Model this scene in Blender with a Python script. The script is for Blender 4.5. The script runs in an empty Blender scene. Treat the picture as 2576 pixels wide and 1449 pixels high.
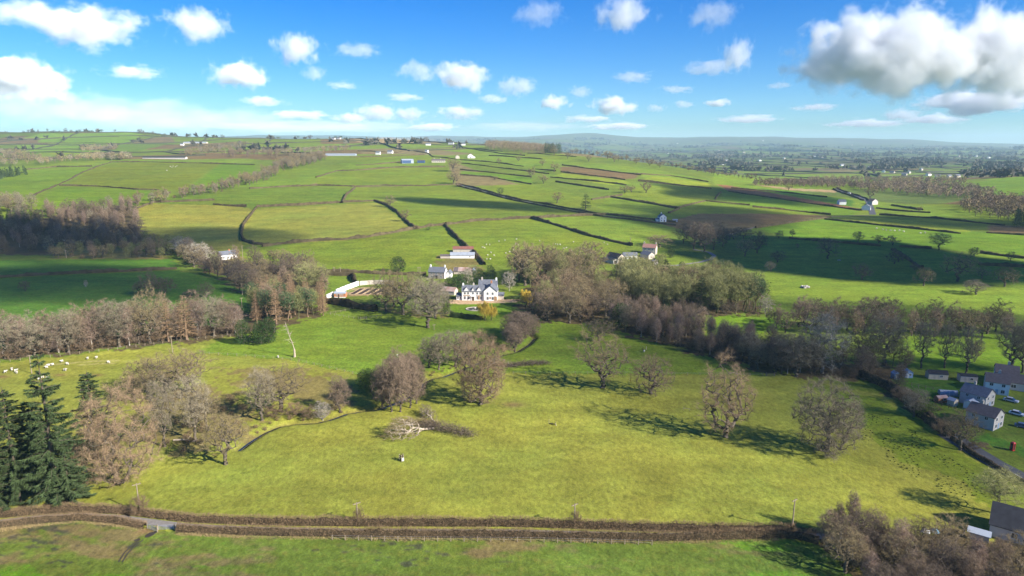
import bpy, math, random
import numpy as np
from mathutils import Vector, Matrix

random.seed(7)
RNG = np.random.default_rng(11)
SC = bpy.context.scene
COL = SC.collection
R = math.radians

# ------------------------------------------------------------------ camera
CAM_H = 85.0
PITCH = R(11.92)
FPX, CX, CY = 1717.0, 1288.0, 724.5          # focal length and centre of the photograph, in units of 1/2576 of its width
cam_d = bpy.data.cameras.new("camera")
cam = bpy.data.objects.new("camera", cam_d)
COL.objects.link(cam)
cam.location = (0, 0, CAM_H)
cam.rotation_euler = (R(90) - PITCH, 0, 0)
cam_d.sensor_fit = 'HORIZONTAL'
cam_d.angle = 2 * math.atan(CX / FPX)
cam_d.clip_start = 1.0
cam_d.clip_end = 90000.0
SC.camera = cam

# ------------------------------------------------------------------ world, sun, exposure
SUN_EL = R(30)
sun_h = Vector((0.87, -0.50, 0)).normalized()
SUN = Vector((sun_h.x * math.cos(SUN_EL), sun_h.y * math.cos(SUN_EL), math.sin(SUN_EL)))   # towards the sun
world = bpy.data.worlds.new("World")
SC.world = world
world.use_nodes = True
wn = world.node_tree
bg = wn.nodes["Background"]
sky = wn.nodes.new("ShaderNodeTexSky")
sky.sky_type = 'NISHITA'
sky.sun_disc = False
sky.sun_elevation = SUN_EL
sky.sun_rotation = math.atan2(SUN.x, SUN.y)
sky.altitude = 0
sky.air_density = 1.0
sky.dust_density = 0.0
sky.ozone_density = 4.0
hs = wn.nodes.new("ShaderNodeHueSaturation")
hs.inputs["Saturation"].default_value = 1.48
hs.inputs["Hue"].default_value = 0.5
wn.links.new(sky.outputs[0], hs.inputs["Color"])
tint = wn.nodes.new("ShaderNodeMix"); tint.data_type = 'RGBA'; tint.blend_type = 'MULTIPLY'
tint.inputs[0].default_value = 1.0
tint.inputs[7].default_value = (0.60, 0.93, 1.36, 1)      # clean winter air: bluer than the default sky
wn.links.new(hs.outputs[0], tint.inputs[6])
wn.links.new(tint.outputs[2], bg.inputs[0])
bg.inputs[1].default_value = 0.051
sun_d = bpy.data.lights.new("sun", 'SUN')
sun_d.energy = 5.0
sun_d.angle = R(0.53)
sun_d.color = (1.0, 0.94, 0.84)
sun_o = bpy.data.objects.new("sun", sun_d)
COL.objects.link(sun_o)
sun_o.rotation_euler = SUN.to_track_quat('Z', 'Y').to_euler()
vs = SC.view_settings
vs.view_transform = 'Standard'
vs.look = 'None'
vs.exposure = 1.2
vs.gamma = 1.0
vs.use_curve_mapping = False
cy = SC.cycles
cy.max_bounces = 6
cy.diffuse_bounces = 2
cy.glossy_bounces = 2
cy.transmission_bounces = 2
cy.transparent_max_bounces = 12
cy.volume_bounces = 10
cy.volume_max_steps = 192
cy.use_denoising = True
cy.sample_clamp_indirect = 8.0

# ------------------------------------------------------------------ object helpers
def tag(o, label=None, cat=None, group=None, kind=None):
    if label: o["label"] = label
    if cat: o["category"] = cat
    if group: o["group"] = group
    if kind: o["kind"] = kind
    return o

def empty(name, loc=(0, 0, 0), rz=0.0):
    o = bpy.data.objects.new(name, None)
    COL.objects.link(o)
    o.empty_display_size = 0.5
    o.location = loc
    o.rotation_euler = (0, 0, rz)
    return o

def mesh_from(name, verts, faces, mats=None, smooth=False):
    me = bpy.data.meshes.new(name)
    verts = np.asarray(verts, dtype=np.float32).reshape(-1, 3)
    if isinstance(faces, np.ndarray):
        n = faces.shape[1]
        me.vertices.add(len(verts)); me.vertices.foreach_set("co", verts.ravel())
        me.loops.add(faces.size); me.loops.foreach_set("vertex_index", faces.astype(np.int32).ravel())
        me.polygons.add(len(faces))
        me.polygons.foreach_set("loop_start", np.arange(0, faces.size, n, dtype=np.int32))
        me.update(calc_edges=True)
    else:
        me.from_pydata([tuple(v) for v in verts.tolist()], [], faces)
        me.update()
    if smooth:
        me.polygons.foreach_set("use_smooth", np.ones(len(me.polygons), dtype=bool))
    for m in (mats or []):
        me.materials.append(m)
    return me

def obj(name, me, parent=None, loc=None):
    o = bpy.data.objects.new(name, me)
    COL.objects.link(o)
    if parent is not None: o.parent = parent
    if loc is not None: o.location = loc
    return o

def copy_tree(o, parent=None):
    c = o.copy()
    COL.objects.link(c)
    c.parent = parent
    for ch in o.children:
        copy_tree(ch, c)
    return c

class MB:
    """collects boxes, prisms and tubes for ONE mesh"""
    def __init__(s): s.v = []; s.f = []
    def add(s, vs, fs):
        b = len(s.v); s.v += [tuple(v) for v in vs]; s.f += [tuple(i + b for i in f) for f in fs]; return s
    def box(s, x0, x1, y0, y1, z0, z1):
        return s.add([(x0,y0,z0),(x1,y0,z0),(x1,y1,z0),(x0,y1,z0),(x0,y0,z1),(x1,y0,z1),(x1,y1,z1),(x0,y1,z1)],
                     [(0,3,2,1),(4,5,6,7),(0,1,5,4),(1,2,6,5),(2,3,7,6),(3,0,4,7)])
    def tube(s, pts, rad, n=6):
        pts = [Vector(p) for p in pts]; b = len(s.v); m = len(pts)
        if not hasattr(rad, '__len__'): rad = [rad] * m
        for i, p in enumerate(pts):
            d = (pts[min(i+1, m-1)] - pts[max(i-1, 0)]).normalized()
            a = d.orthogonal().normalized(); c = d.cross(a)
            for k in range(n):
                t = 2*math.pi*k/n
                s.v.append(tuple(p + (a*math.cos(t) + c*math.sin(t))*rad[i]))
        for i in range(m-1):
            for k in range(n):
                s.f.append((b+i*n+k, b+i*n+(k+1)%n, b+(i+1)*n+(k+1)%n, b+(i+1)*n+k))
        s.f.append(tuple(b + k for k in reversed(range(n)))); s.f.append(tuple(b+(m-1)*n+k for k in range(n)))
        return s
    def mesh(s, name, mat): return mesh_from(name, s.v, s.f, [mat])
    def build(s, name, mat, parent=None, loc=None): return obj(name, s.mesh(name, mat), parent, loc)

# ------------------------------------------------------------------ materials
def mat(name, col, rough=0.9, var=0.0, scale=1.0, col2=None, island=0.0, objvar=0.0, bump=0.0, bscale=8.0, spec=0.2, metal=0.0, detail=4.0, coords='Object'):
    m = bpy.data.materials.new(name); m.use_nodes = True
    nt = m.node_tree; N = nt.nodes; L = nt.links
    b = N["Principled BSDF"]
    b.inputs["Roughness"].default_value = rough
    b.inputs["Specular IOR Level"].default_value = spec
    b.inputs["Metallic"].default_value = metal
    c = N.new("ShaderNodeRGB"); c.outputs[0].default_value = (*col, 1); cur = c.outputs[0]
    tc = N.new("ShaderNodeTexCoord")
    if col2 is not None or var:
        nz = N.new("ShaderNodeTexNoise"); nz.inputs["Scale"].default_value = scale; nz.inputs["Detail"].default_value = detail
        L.new(tc.outputs[coords], nz.inputs["Vector"])
        rp = N.new("ShaderNodeValToRGB"); rp.color_ramp.elements[0].position = 0.35; rp.color_ramp.elements[1].position = 0.65
        L.new(nz.outputs[0], rp.inputs[0])
        c2 = col2 if col2 is not None else tuple(x * (1 - var) for x in col)
        mx = N.new("ShaderNodeMix"); mx.data_type = 'RGBA'
        L.new(rp.outputs[0], mx.inputs[0]); L.new(cur, mx.inputs[6]); mx.inputs[7].default_value = (*c2, 1)
        cur = mx.outputs[2]
    for src, amt in (("i", island), ("o", objvar)):
        if amt:
            if src == "i": g = N.new("ShaderNodeNewGeometry"); o_ = g.outputs["Random Per Island"]
            else: g = N.new("ShaderNodeObjectInfo"); o_ = g.outputs["Random"]
            mr = N.new("ShaderNodeMapRange"); mr.inputs[3].default_value = 1 - amt; mr.inputs[4].default_value = 1 + amt
            L.new(o_, mr.inputs[0])
            mm = N.new("ShaderNodeVectorMath"); mm.operation = 'SCALE'
            L.new(cur, mm.inputs[0]); L.new(mr.outputs[0], mm.inputs["Scale"]); cur = mm.outputs[0]
    L.new(cur, b.inputs["Base Color"])
    if bump:
        nb = N.new("ShaderNodeTexNoise"); nb.inputs["Scale"].default_value = bscale; nb.inputs["Detail"].default_value = 6
        L.new(tc.outputs[coords], nb.inputs["Vector"])
        bp = N.new("ShaderNodeBump"); bp.inputs["Strength"].default_value = bump; bp.inputs["Distance"].default_value = 0.3
        L.new(nb.outputs[0], bp.inputs["Height"]); L.new(bp.outputs[0], b.inputs["Normal"])
    return m

# ------------------------------------------------------------------ terrain: height over the ground plan
def P(py, Y):                        # a point at distance Y seen at photograph row py
    return (Y, CAM_H - Y * math.tan(PITCH + math.atan((py - CY) / FPX)))

NEAR = [(20, 0.0), (100, 0.0), (200, 0.0), (300, 0.0)]
TCOLS = [
 (-900, NEAR+[(365,0),(500,0),P(640,540),P(540,700),P(490,820),P(470,950),P(440,1130),P(412,1350),P(395,1550),P(380,1900),P(355,2400),P(338,2850),(3300,120),(4500,60),(9000,40),(16000,60)]),
 (0,    NEAR+[(365,0),(500,0),P(640,540),P(540,700),P(490,820),P(470,950),P(440,1130),P(412,1350),P(395,1550),P(380,1900),P(355,2400),P(333,2850),(3300,120),(4500,60),(9000,40),(16000,60)]),
 (330,  NEAR+[(365,0),(500,0),P(640,530),P(560,690),P(500,830),P(470,960),P(440,1130),P(412,1350),P(395,1550),P(380,1900),P(355,2400),P(332,2850),(3300,125),(4500,60),(9000,40),(16000,60)]),
 (500,  NEAR+[(365,0),(480,0),P(625,540),P(560,680),P(500,830),P(470,960),P(440,1130),P(412,1350),P(395,1550),P(380,1850),P(360,2300),P(345,2700),(3300,100),(4500,60),(9000,100),P(346,15000)]),
 (700,  NEAR+[(365,0),(470,0),P(620,550),P(560,670),P(500,850),P(470,980),P(440,1140),P(415,1300),P(395,1500),P(378,1850),P(360,2200),P(349,2500),(3100,85),(4500,50),(9000,110),P(340,15000)]),
 (1000, NEAR+[(365,0),(440,0),P(600,560),P(550,680),P(500,850),P(465,1000),P(420,1250),P(395,1450),P(375,1800),P(350,2400),(3100,85),(4500,50),(9000,90),P(345,15000)]),
 (1300, NEAR+[(365,0),(440,0),P(600,560),P(550,680),P(500,850),P(465,1000),P(420,1250),P(395,1480),P(378,1850),P(368,2150),(2700,70),(4000,15),(7000,40),(9000,90),P(344,15000)]),
 (1480, NEAR+[(365,0),(440,0),P(600,570),P(550,690),P(500,850),P(460,1010),P(420,1260),P(400,1450),P(384,1650),(2000,50),(2700,15),P(400,4300),P(375,8000),P(352,11000),P(337,13500),(16000,250)]),
 (1600, NEAR+[(365,0),(440,0),P(600,575),P(550,690),P(500,850),P(460,1020),P(425,1250),P(405,1420),(1750,30),(2300,0),P(420,2900),P(400,4300),P(378,8000),P(360,11000),P(344,13500),(16000,200)]),
 (1700, NEAR+[(365,0),(440,0),P(600,590),P(550,710),P(500,880),P(460,1070),P(422,1380),(1700,18),(2200,-4),P(420,2850),P(400,4300),P(380,7600),P(365,10500),P(345,13500),(16000,200)]),
 (1900, NEAR+[(365,0),(450,0),P(600,600),P(550,730),P(510,890),P(480,1060),P(450,1330),(1600,4),(2000,-6),P(420,2800),P(400,4250),P(380,7400),P(365,10500),P(346,13500),(16000,200)]),
 (2050, NEAR+[(365,0),(480,1),P(600,600),P(550,760),P(510,930),P(485,1090),P(468,1260),(1600,-3),(2000,-6),P(420,2800),P(400,4250),P(380,7400),P(365,10500),P(347,13500),(16000,200)]),
 (2250, NEAR+[(365,0),(480,2),P(600,600),P(550,760),P(510,950),P(485,1120),P(470,1270),(1600,-3),(2000,-6),P(420,2800),P(400,4250),P(380,7400),P(368,10500),P(353,13500),(16000,180)]),
 (2576, NEAR+[(365,0),(480,2),P(600,600),P(550,750),P(500,930),P(470,1120),P(438,1500),(1900,10),(2400,-6),P(415,3000),P(400,4250),P(380,7400),P(370,10500),P(361,13500),(16000,120)]),
 (3500, NEAR+[(365,0),(480,2),P(600,600),P(550,750),P(500,930),P(470,1120),P(438,1500),(1900,10),(2400,-6),P(415,3000),P(400,4250),P(380,7400),P(370,10500),P(361,13500),(16000,120)]),
]
RAT = 1.0050
RR = 24.0 * RAT ** np.arange(0, int(math.log(16000 / 24.0) / math.log(RAT)) + 1)
TH = np.concatenate([np.linspace(-180, -47, 40)[:-1], np.linspace(-47, 47, 620), np.linspace(47, 180, 40)[1:]]) * math.pi / 180

def pchip(xs, ys, x):
    xs = np.asarray(xs, float); ys = np.asarray(ys, float)
    h = np.diff(xs); d = np.diff(ys) / h
    m = np.zeros(len(xs))
    for i in range(1, len(xs) - 1):
        if d[i-1] * d[i] > 0:
            w1 = 2*h[i] + h[i-1]; w2 = h[i] + 2*h[i-1]
            m[i] = (w1 + w2) / (w1/d[i-1] + w2/d[i])
    m[0], m[-1] = d[0], d[-1]
    i = np.clip(np.searchsorted(xs, x) - 1, 0, len(xs) - 2)
    t = np.clip((x - xs[i]) / h[i], 0, 1)
    return ((1+2*t)*(1-t)**2*ys[i] + t*(1-t)**2*h[i]*m[i] + t*t*(3-2*t)*ys[i+1] + t*t*(t-1)*h[i]*m[i+1])

_As = np.array([(c[0] - CX) / FPX for c in TCOLS])
_LY = np.log(np.linspace(0, 1, 1))  if False else None
_YG = np.exp(np.linspace(math.log(15), math.log(16500), 900))
_ZC = np.array([pchip(np.log([q[0] for q in c[1]]), [q[1] for q in c[1]], np.log(_YG)) for c in TCOLS])
_AG = np.linspace(-1.4, 1.4, 561)
_idx = np.clip(np.searchsorted(_As, _AG) - 1, 0, len(_As) - 2)
_t = np.clip((_AG - _As[_idx]) / (_As[_idx+1] - _As[_idx]), 0, 1)[:, None]
_ZG = _ZC[_idx] * (1 - _t) + _ZC[_idx+1] * _t
_k = np.exp(-0.5 * (np.arange(-12, 13) / 5.0) ** 2); _k /= _k.sum()
_pad = np.pad(_ZG, ((12, 12), (0, 0)), mode='edge')
_ZG = sum(_k[i] * _pad[i:i + len(_AG)] for i in range(25))

STREAM_PX = [(600,1125),(625,1106),(644,1094),(666,1081),(700,1067),(742,1060),(795,1057),(833,1048),(871,1034),(909,1028),(940,1026),(975,1015),(1010,1000),(1045,985),(1060,971),(1062,960),(1083,948),(1117,941),(1158,925),(1210,905),(1265,888),(1300,880),(1330,862),(1345,846),(1325,828),(1300,812)]
STREAM = None

def undul(X, Y):
    rr = np.hypot(X, Y)
    amp = np.clip((rr - 350) / 1500, 0, 1) * 2.2
    n = np.sin(X*0.011 + 1.3*np.sin(Y*0.006)) * np.sin(Y*0.009 + X*0.004 + 0.7) + 0.5*np.sin(X*0.027 - Y*0.013 + 2) * np.sin(Y*0.021)
    near = 0.35 * np.sin(X*0.035 + 0.4) * np.sin(Y*0.05 + 1.0) * np.clip(1 - rr/500, 0, 1)
    far = np.clip((rr - 3000)/6000, 0, 1) * 22 * (np.sin(X*0.0016 + Y*0.0007) * np.sin(Y*0.0013 - X*0.0005 + 1) + 0.5*np.sin(X*0.0041 + 2)*np.sin(Y*0.0035))
    return amp * n + near + far

def hgt(X, Y):
    X = np.asarray(X, float); Y = np.asarray(Y, float)
    Yc = np.maximum(Y, 0.4 * np.hypot(X, Y)); Yc = np.maximum(Yc, 16.0)
    a = np.clip(X / Yc, -1.399, 1.399)
    ia = (a + 1.4) / 2.8 * 560; i0 = np.clip(ia.astype(int), 0, 559); fa = ia - i0
    iy = (np.log(Yc) - math.log(15)) / (math.log(16500) - math.log(15)) * 899
    iy = np.clip(iy, 0, 898.999); j0 = iy.astype(int); fy = iy - j0
    z = (_ZG[i0, j0]*(1-fa)*(1-fy) + _ZG[i0+1, j0]*fa*(1-fy) + _ZG[i0, j0+1]*(1-fa)*fy + _ZG[i0+1, j0+1]*fa*fy)
    z = z + undul(X, Y)
    if STREAM is not None:
        m = (Y > 150) & (Y < 360) & (X > -140) & (X < 30)
        if np.any(m):
            z = np.array(z); d = dist_poly(X[m], Y[m], STREAM) if z.ndim else dist_poly(X.reshape(1), Y.reshape(1), STREAM)
            c = 1.1 * np.exp(-(d / 1.5) ** 4) + 0.35 * np.exp(-(d / 5.0) ** 2)
            if z.ndim: z[m] -= c
            else: z = z - c[0]
    return z

def dist_poly(X, Y, pts):
    best = np.full(X.shape, 1e9)
    for (x0, y0), (x1, y1) in zip(pts[:-1], pts[1:]):
        dx, dy = x1 - x0, y1 - y0
        t = np.clip(((X - x0)*dx + (Y - y0)*dy) / (dx*dx + dy*dy + 1e-9), 0, 1)
        best = np.minimum(best, np.hypot(X - x0 - t*dx, Y - y0 - t*dy))
    return best

_YS = np.exp(np.linspace(math.log(60), math.log(15800), 2600))
def at(px, py):
    """ground point of the place that the photograph shows at (px, py); distances come from the terrain above"""
    t = (py - CY) / FPX
    a = ((px - CX) / FPX) / (math.cos(PITCH) - t * math.sin(PITCH))
    k = math.tan(PITCH + math.atan(t))
    d = hgt(a * _YS, _YS) - (CAM_H - _YS * k)
    i = np.argmax(d >= 0)
    if d[i] < 0:
        i = int(np.argmax(d / _YS)); Y = _YS[i]
    elif i == 0: Y = _YS[0]
    else:
        f = d[i-1] / (d[i-1] - d[i]); Y = _YS[i-1] + f * (_YS[i] - _YS[i-1])
    X = a * Y
    return Vector((X, Y, float(hgt(np.array([X]), np.array([Y]))[0])))

def mpp(p):                              # metres per photograph unit at a point
    return math.hypot(p.y, CAM_H - p.z) / FPX * 1.0
def zat(x, y): return float(hgt(np.array([x]), np.array([y]))[0])

def line(pxs, step=4.0, maxstep=40):
    """polyline in photograph positions -> ground polyline"""
    out = []
    for (x0, y0), (x1, y1) in zip(pxs[:-1], pxs[1:]):
        n = max(1, int(math.hypot(x1-x0, y1-y0) / maxstep))
        for i in range(n):
            p = at(x0 + (x1-x0)*i/n, y0 + (y1-y0)*i/n); out.append((p.x, p.y))
    p = at(*pxs[-1]); out.append((p.x, p.y))
    return out

STREAM = [(p.x, p.y) for p in (at(*q) for q in STREAM_PX)]
# ------------------------------------------------------------------ ground colours: which crop or grass grows where
GREENS = dict(
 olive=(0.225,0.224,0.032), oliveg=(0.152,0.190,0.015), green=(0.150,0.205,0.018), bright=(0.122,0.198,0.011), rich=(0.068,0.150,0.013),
 yellow=(0.21,0.24,0.018), brown=(0.17,0.105,0.042), red=(0.23,0.105,0.045), tan=(0.34,0.23,0.11), moor=(0.20,0.15,0.06),
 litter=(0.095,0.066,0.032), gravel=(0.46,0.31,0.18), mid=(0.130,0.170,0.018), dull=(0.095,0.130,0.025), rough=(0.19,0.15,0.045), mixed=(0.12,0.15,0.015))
FIELDS = [
 ('olive', [(-500,1700),(-500,880),(0,915),(400,870),(600,845),(1130,790),(1560,830),(2000,945),(2300,1010),(2500,1180),(3200,1500),(3200,1700)]),
 ('oliveg',[(2020,960),(2200,1000),(2330,1070),(2480,1180),(2700,1320),(2560,1330),(2400,1200),(2250,1150),(2100,1000)]),
 ('green', [(500,887),(621,897),(742,906),(859,933),(908,944),(1000,937),(1155,937),(1291,940),(1583,940),(1925,945),(1860,915),(1700,880),(1560,830),(1500,800),(1340,790),(1130,800),(1000,790),(900,775),(820,780),(700,825),(600,848),(520,868)]),
 ('rough', [(549,928),(640,925),(760,930),(830,950),(880,985),(900,1015),(850,1030),(780,1020),(700,990),(600,960)]),
 ('rough', [(380,1000),(480,960),(620,1010),(660,1080),(560,1130),(450,1150),(380,1110)]),
 ('mixed', [(-500,1700),(-500,1360),(0,1325),(125,1311),(200,1305),(300,1316),(400,1334),(900,1350),(1640,1360),(1960,1352),(2060,1370),(2200,1500),(2200,1700)]),
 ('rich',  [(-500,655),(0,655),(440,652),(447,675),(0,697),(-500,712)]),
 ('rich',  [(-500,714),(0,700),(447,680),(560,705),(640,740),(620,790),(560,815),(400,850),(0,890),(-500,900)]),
 ('green', [(1133,764),(1290,760),(1300,800),(1135,806)]),
 ('bright',[(1133,766),(1290,762),(1296,797),(1135,800)]),
 ('gravel',[(1128,757),(1150,751),(1262,749),(1335,754),(1300,760),(1220,764),(1170,766),(1128,763)]),
 ('green', [(765,693),(890,695),(890,712),(820,745),(780,745)]),
 ('tan',   [(880,722),(985,722),(960,745),(865,745)]),
 ('olive', [(340,520),(380,512),(600,518),(637,528),(612,600),(605,640),(420,615),(345,570)]),
 ('olive', [(640,525),(950,510),(1050,572),(860,606),(620,617),(612,590)]),
 ('oliveg',[(400,512),(440,497),(620,475),(893,475),(868,510),(640,520),(540,505)]),
 ('oliveg',[(893,472),(1146,465),(1440,535),(1530,540),(1330,551),(1040,577),(950,508),(868,508)]),
 ('oliveg',[(600,645),(620,625),(860,607),(1120,572),(1165,640),(1090,662),(1075,692),(960,690),(765,684),(640,660)]),
 ('oliveg',[(1130,570),(1340,551),(1590,619),(1520,640),(1420,660),(1300,668),(1240,668),(1190,630)]),
 ('green', [(1350,550),(1540,541),(1700,565),(1690,590),(1590,617)]),
 ('oliveg',[(795,450),(860,432),(996,422),(1130,420),(1146,464),(885,470),(800,468)]),
 ('green', [(620,470),(800,440),(893,412),(910,418),(860,431),(760,466)]),
 ('green', [(850,412),(1000,402),(1130,405),(1130,419),(996,421),(900,428)]),
 ('oliveg',[(170,467),(225,425),(300,410),(560,408),(500,450),(470,478),(350,476)]),
 ('bright',[(470,480),(510,447),(560,408),(645,415),(630,435),(600,452),(520,480)]),
 ('bright',[(85,535),(100,500),(150,469),(340,478),(410,483),(330,520),(150,535)]),
 ('bright',[(0,485),(-200,500),(-200,445),(0,440),(230,421),(215,432),(140,470),(90,490)]),
 ('green', [(80,420),(160,408),(290,402),(280,408),(230,419),(120,420)]),
 ('bright',[(0,382),(100,378),(100,395),(0,398)]), ('yellow',[(130,380),(200,380),(205,386),(130,388)]),
 ('green', [(40,352),(100,336),(330,333),(360,338),(330,360),(330,372),(205,386),(50,384)]),
 ('brown', [(-200,352),(100,347),(95,360),(-200,366)]), ('brown',[(335,352),(430,343),(440,358),(330,360)]), ('mid',[(230,372),(300,362),(420,364),(330,384),(230,380)]),
 ('brown', [(215,370),(300,366),(290,376),(215,378)]),
 ('tan',   [(890,352),(960,345),(1060,350),(1060,360),(960,360),(900,358)]), ('moor',[(1060,350),(1130,352),(1110,362),(1060,362)]),
 ('green', [(1075,375),(1167,372),(1264,381),(1260,395),(1180,385)]), ('oliveg',[(1264,380),(1400,386),(1480,398),(1400,402),(1300,396)]),
 ('green', [(1160,405),(1480,408),(1640,425),(1790,455),(1640,450),(1410,420),(1350,428),(1240,410)]),
 ('bright',[(1160,430),(1240,436),(1340,448),(1337,462),(1235,445),(1158,440)]),
 ('brown', [(1410,419),(1440,419),(1608,440),(1598,449),(1560,452),(1412,434)]),
 ('yellow',[(1390,444),(1412,436),(1572,454),(1588,462),(1540,466)]),
 ('yellow',[(1608,455),(1640,444),(1690,446),(1785,462),(1788,474)]),
 ('oliveg',[(1150,468),(1330,465),(1480,500),(1540,495),(1500,520),(1430,520),(1300,500)]),
 ('oliveg',[(1590,462),(1790,478),(1810,490),(1798,502),(1709,523),(1654,514),(1560,492)]),
 ('green', [(1500,522),(1540,497),(1654,517),(1700,526),(1690,545),(1640,552)]),
 ('oliveg',[(1690,540),(1712,525),(1774,507),(1886,519),(2085,541),(1900,540)]),
 ('brown', [(1660,562),(1750,538),(1900,537),(2089,542),(2000,556),(1901,572),(1830,592),(1720,580)]),
 ('bright',[(1810,500),(1820,482),(1900,492),(2050,516),(2166,532),(2130,543),(2089,540),(1974,527),(1886,516)]),
 ('red',   [(1803,464),(1830,466),(1980,492),(2170,526),(2160,530),(1990,503),(1830,480)]),
 ('tan',   [(1880,462),(2000,474),(2110,478),(2105,485),(1980,478)]),
 ('rich',  [(1900,472),(2000,482),(2150,505),(2140,518),(2000,494)]),
 ('bright',[(1910,575),(2000,560),(2089,548),(2212,568),(2330,579),(2500,585),(2700,590),(2700,650),(2466,636),(2343,625),(2260,620),(2100,605),(1960,596)]),
 ('yellow',[(2100,548),(2200,546),(2330,560),(2420,572),(2440,585),(2212,566)]),
 ('green', [(2216,512),(2400,520),(2480,545),(2520,565),(2358,549),(2212,538)]),
 ('brown', [(2490,566),(2700,570),(2700,592),(2485,584)]),
 ('green', [(1840,650),(1960,600),(2262,622),(2466,640),(2700,660),(2700,790),(2300,790),(1960,760),(1925,720)]),
 ('bright',[(2440,460),(2600,440),(2700,440),(2700,500),(2500,490)]),
 ('bright',[(1700,790),(1800,790),(1980,805),(1960,830),(1880,850),(1780,830)]),
 ('bright',[(2260,850),(2400,835),(2700,850),(2700,950),(2500,945),(2260,925)]),
 ('green', [(1690,655),(1640,650),(1650,625),(1720,630),(1800,640),(1830,665),(1700,672)]),
 ('litter',[(-50,600),(60,560),(200,525),(335,518),(350,560),(380,600),(300,620),(150,642),(-50,642)]),
 ('rough', [(120,612),(280,620),(430,640),(420,652),(130,650)]),
 ('litter',[(450,650),(540,690),(620,742),(820,735),(800,690),(700,668),(620,660),(560,650),(480,640)]),
 ('litter',[(0,905),(0,880),(300,850),(600,815),(640,780),(820,770),(815,790),(700,822),(600,848),(400,868)]),
 ('litter',[(1555,755),(1640,725),(1900,760),(1915,785),(1800,795),(1640,785)]),
 ('litter',[(1535,828),(1560,790),(1760,835),(1900,880),(2060,915),(2160,900),(2300,930),(2300,960),(2100,955),(1920,935),(1700,875)]),
 ('litter',[(1290,790),(1340,700),(1480,690),(1545,760),(1530,815),(1400,815)]),
 ('rough', [(880,755),(960,775),(1130,790),(1120,800),(1000,790),(900,770)]),
 ('litter',[(2000,1345),(2150,1330),(2500,1330),(2800,1400),(2800,1700),(2250,1700),(2150,1450)]),
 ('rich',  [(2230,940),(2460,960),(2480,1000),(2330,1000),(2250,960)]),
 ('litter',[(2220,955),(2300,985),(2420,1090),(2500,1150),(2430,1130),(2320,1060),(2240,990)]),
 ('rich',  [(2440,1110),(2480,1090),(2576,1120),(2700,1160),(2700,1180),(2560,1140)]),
 ('rough', [(1100,640),(1200,645),(1220,690),(1090,680)]),
 ('rough', [(560,652),(610,645),(620,665),(590,680),(560,665)]),
]

def in_poly(X, Y, poly):
    c = np.zeros(X.shape, bool)
    n = len(poly)
    for i in range(n):
        x0, y0 = poly[i]; x1, y1 = poly[(i+1) % n]
        if y0 == y1: continue
        cond = ((y0 > Y) != (y1 > Y)) & (X < (x1 - x0) * (Y - y0) / (y1 - y0) + x0)
        c ^= cond
    return c

GX = np.outer(RR, np.sin(TH)); GY = np.outer(RR, np.cos(TH))
GZ = hgt(GX.ravel(), GY.ravel()).reshape(GX.shape)

# far farmland: an uneven net of fields
FAR_STEP = 230.0
_fr = R(18)
def far_node(i, j):
    h = np.sin(i*127.1 + j*311.7) * 43758.5453; u = h - np.floor(h)
    h = np.sin(i*269.5 + j*183.3) * 24634.6345; v = h - np.floor(h)
    gx = (i + 0.62*(u-0.5)) * FAR_STEP; gy = (j + 0.62*(v-0.5)) * FAR_STEP * 1.25
    return gx*math.cos(_fr) - gy*math.sin(_fr), gx*math.sin(_fr) + gy*math.cos(_fr)

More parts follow.
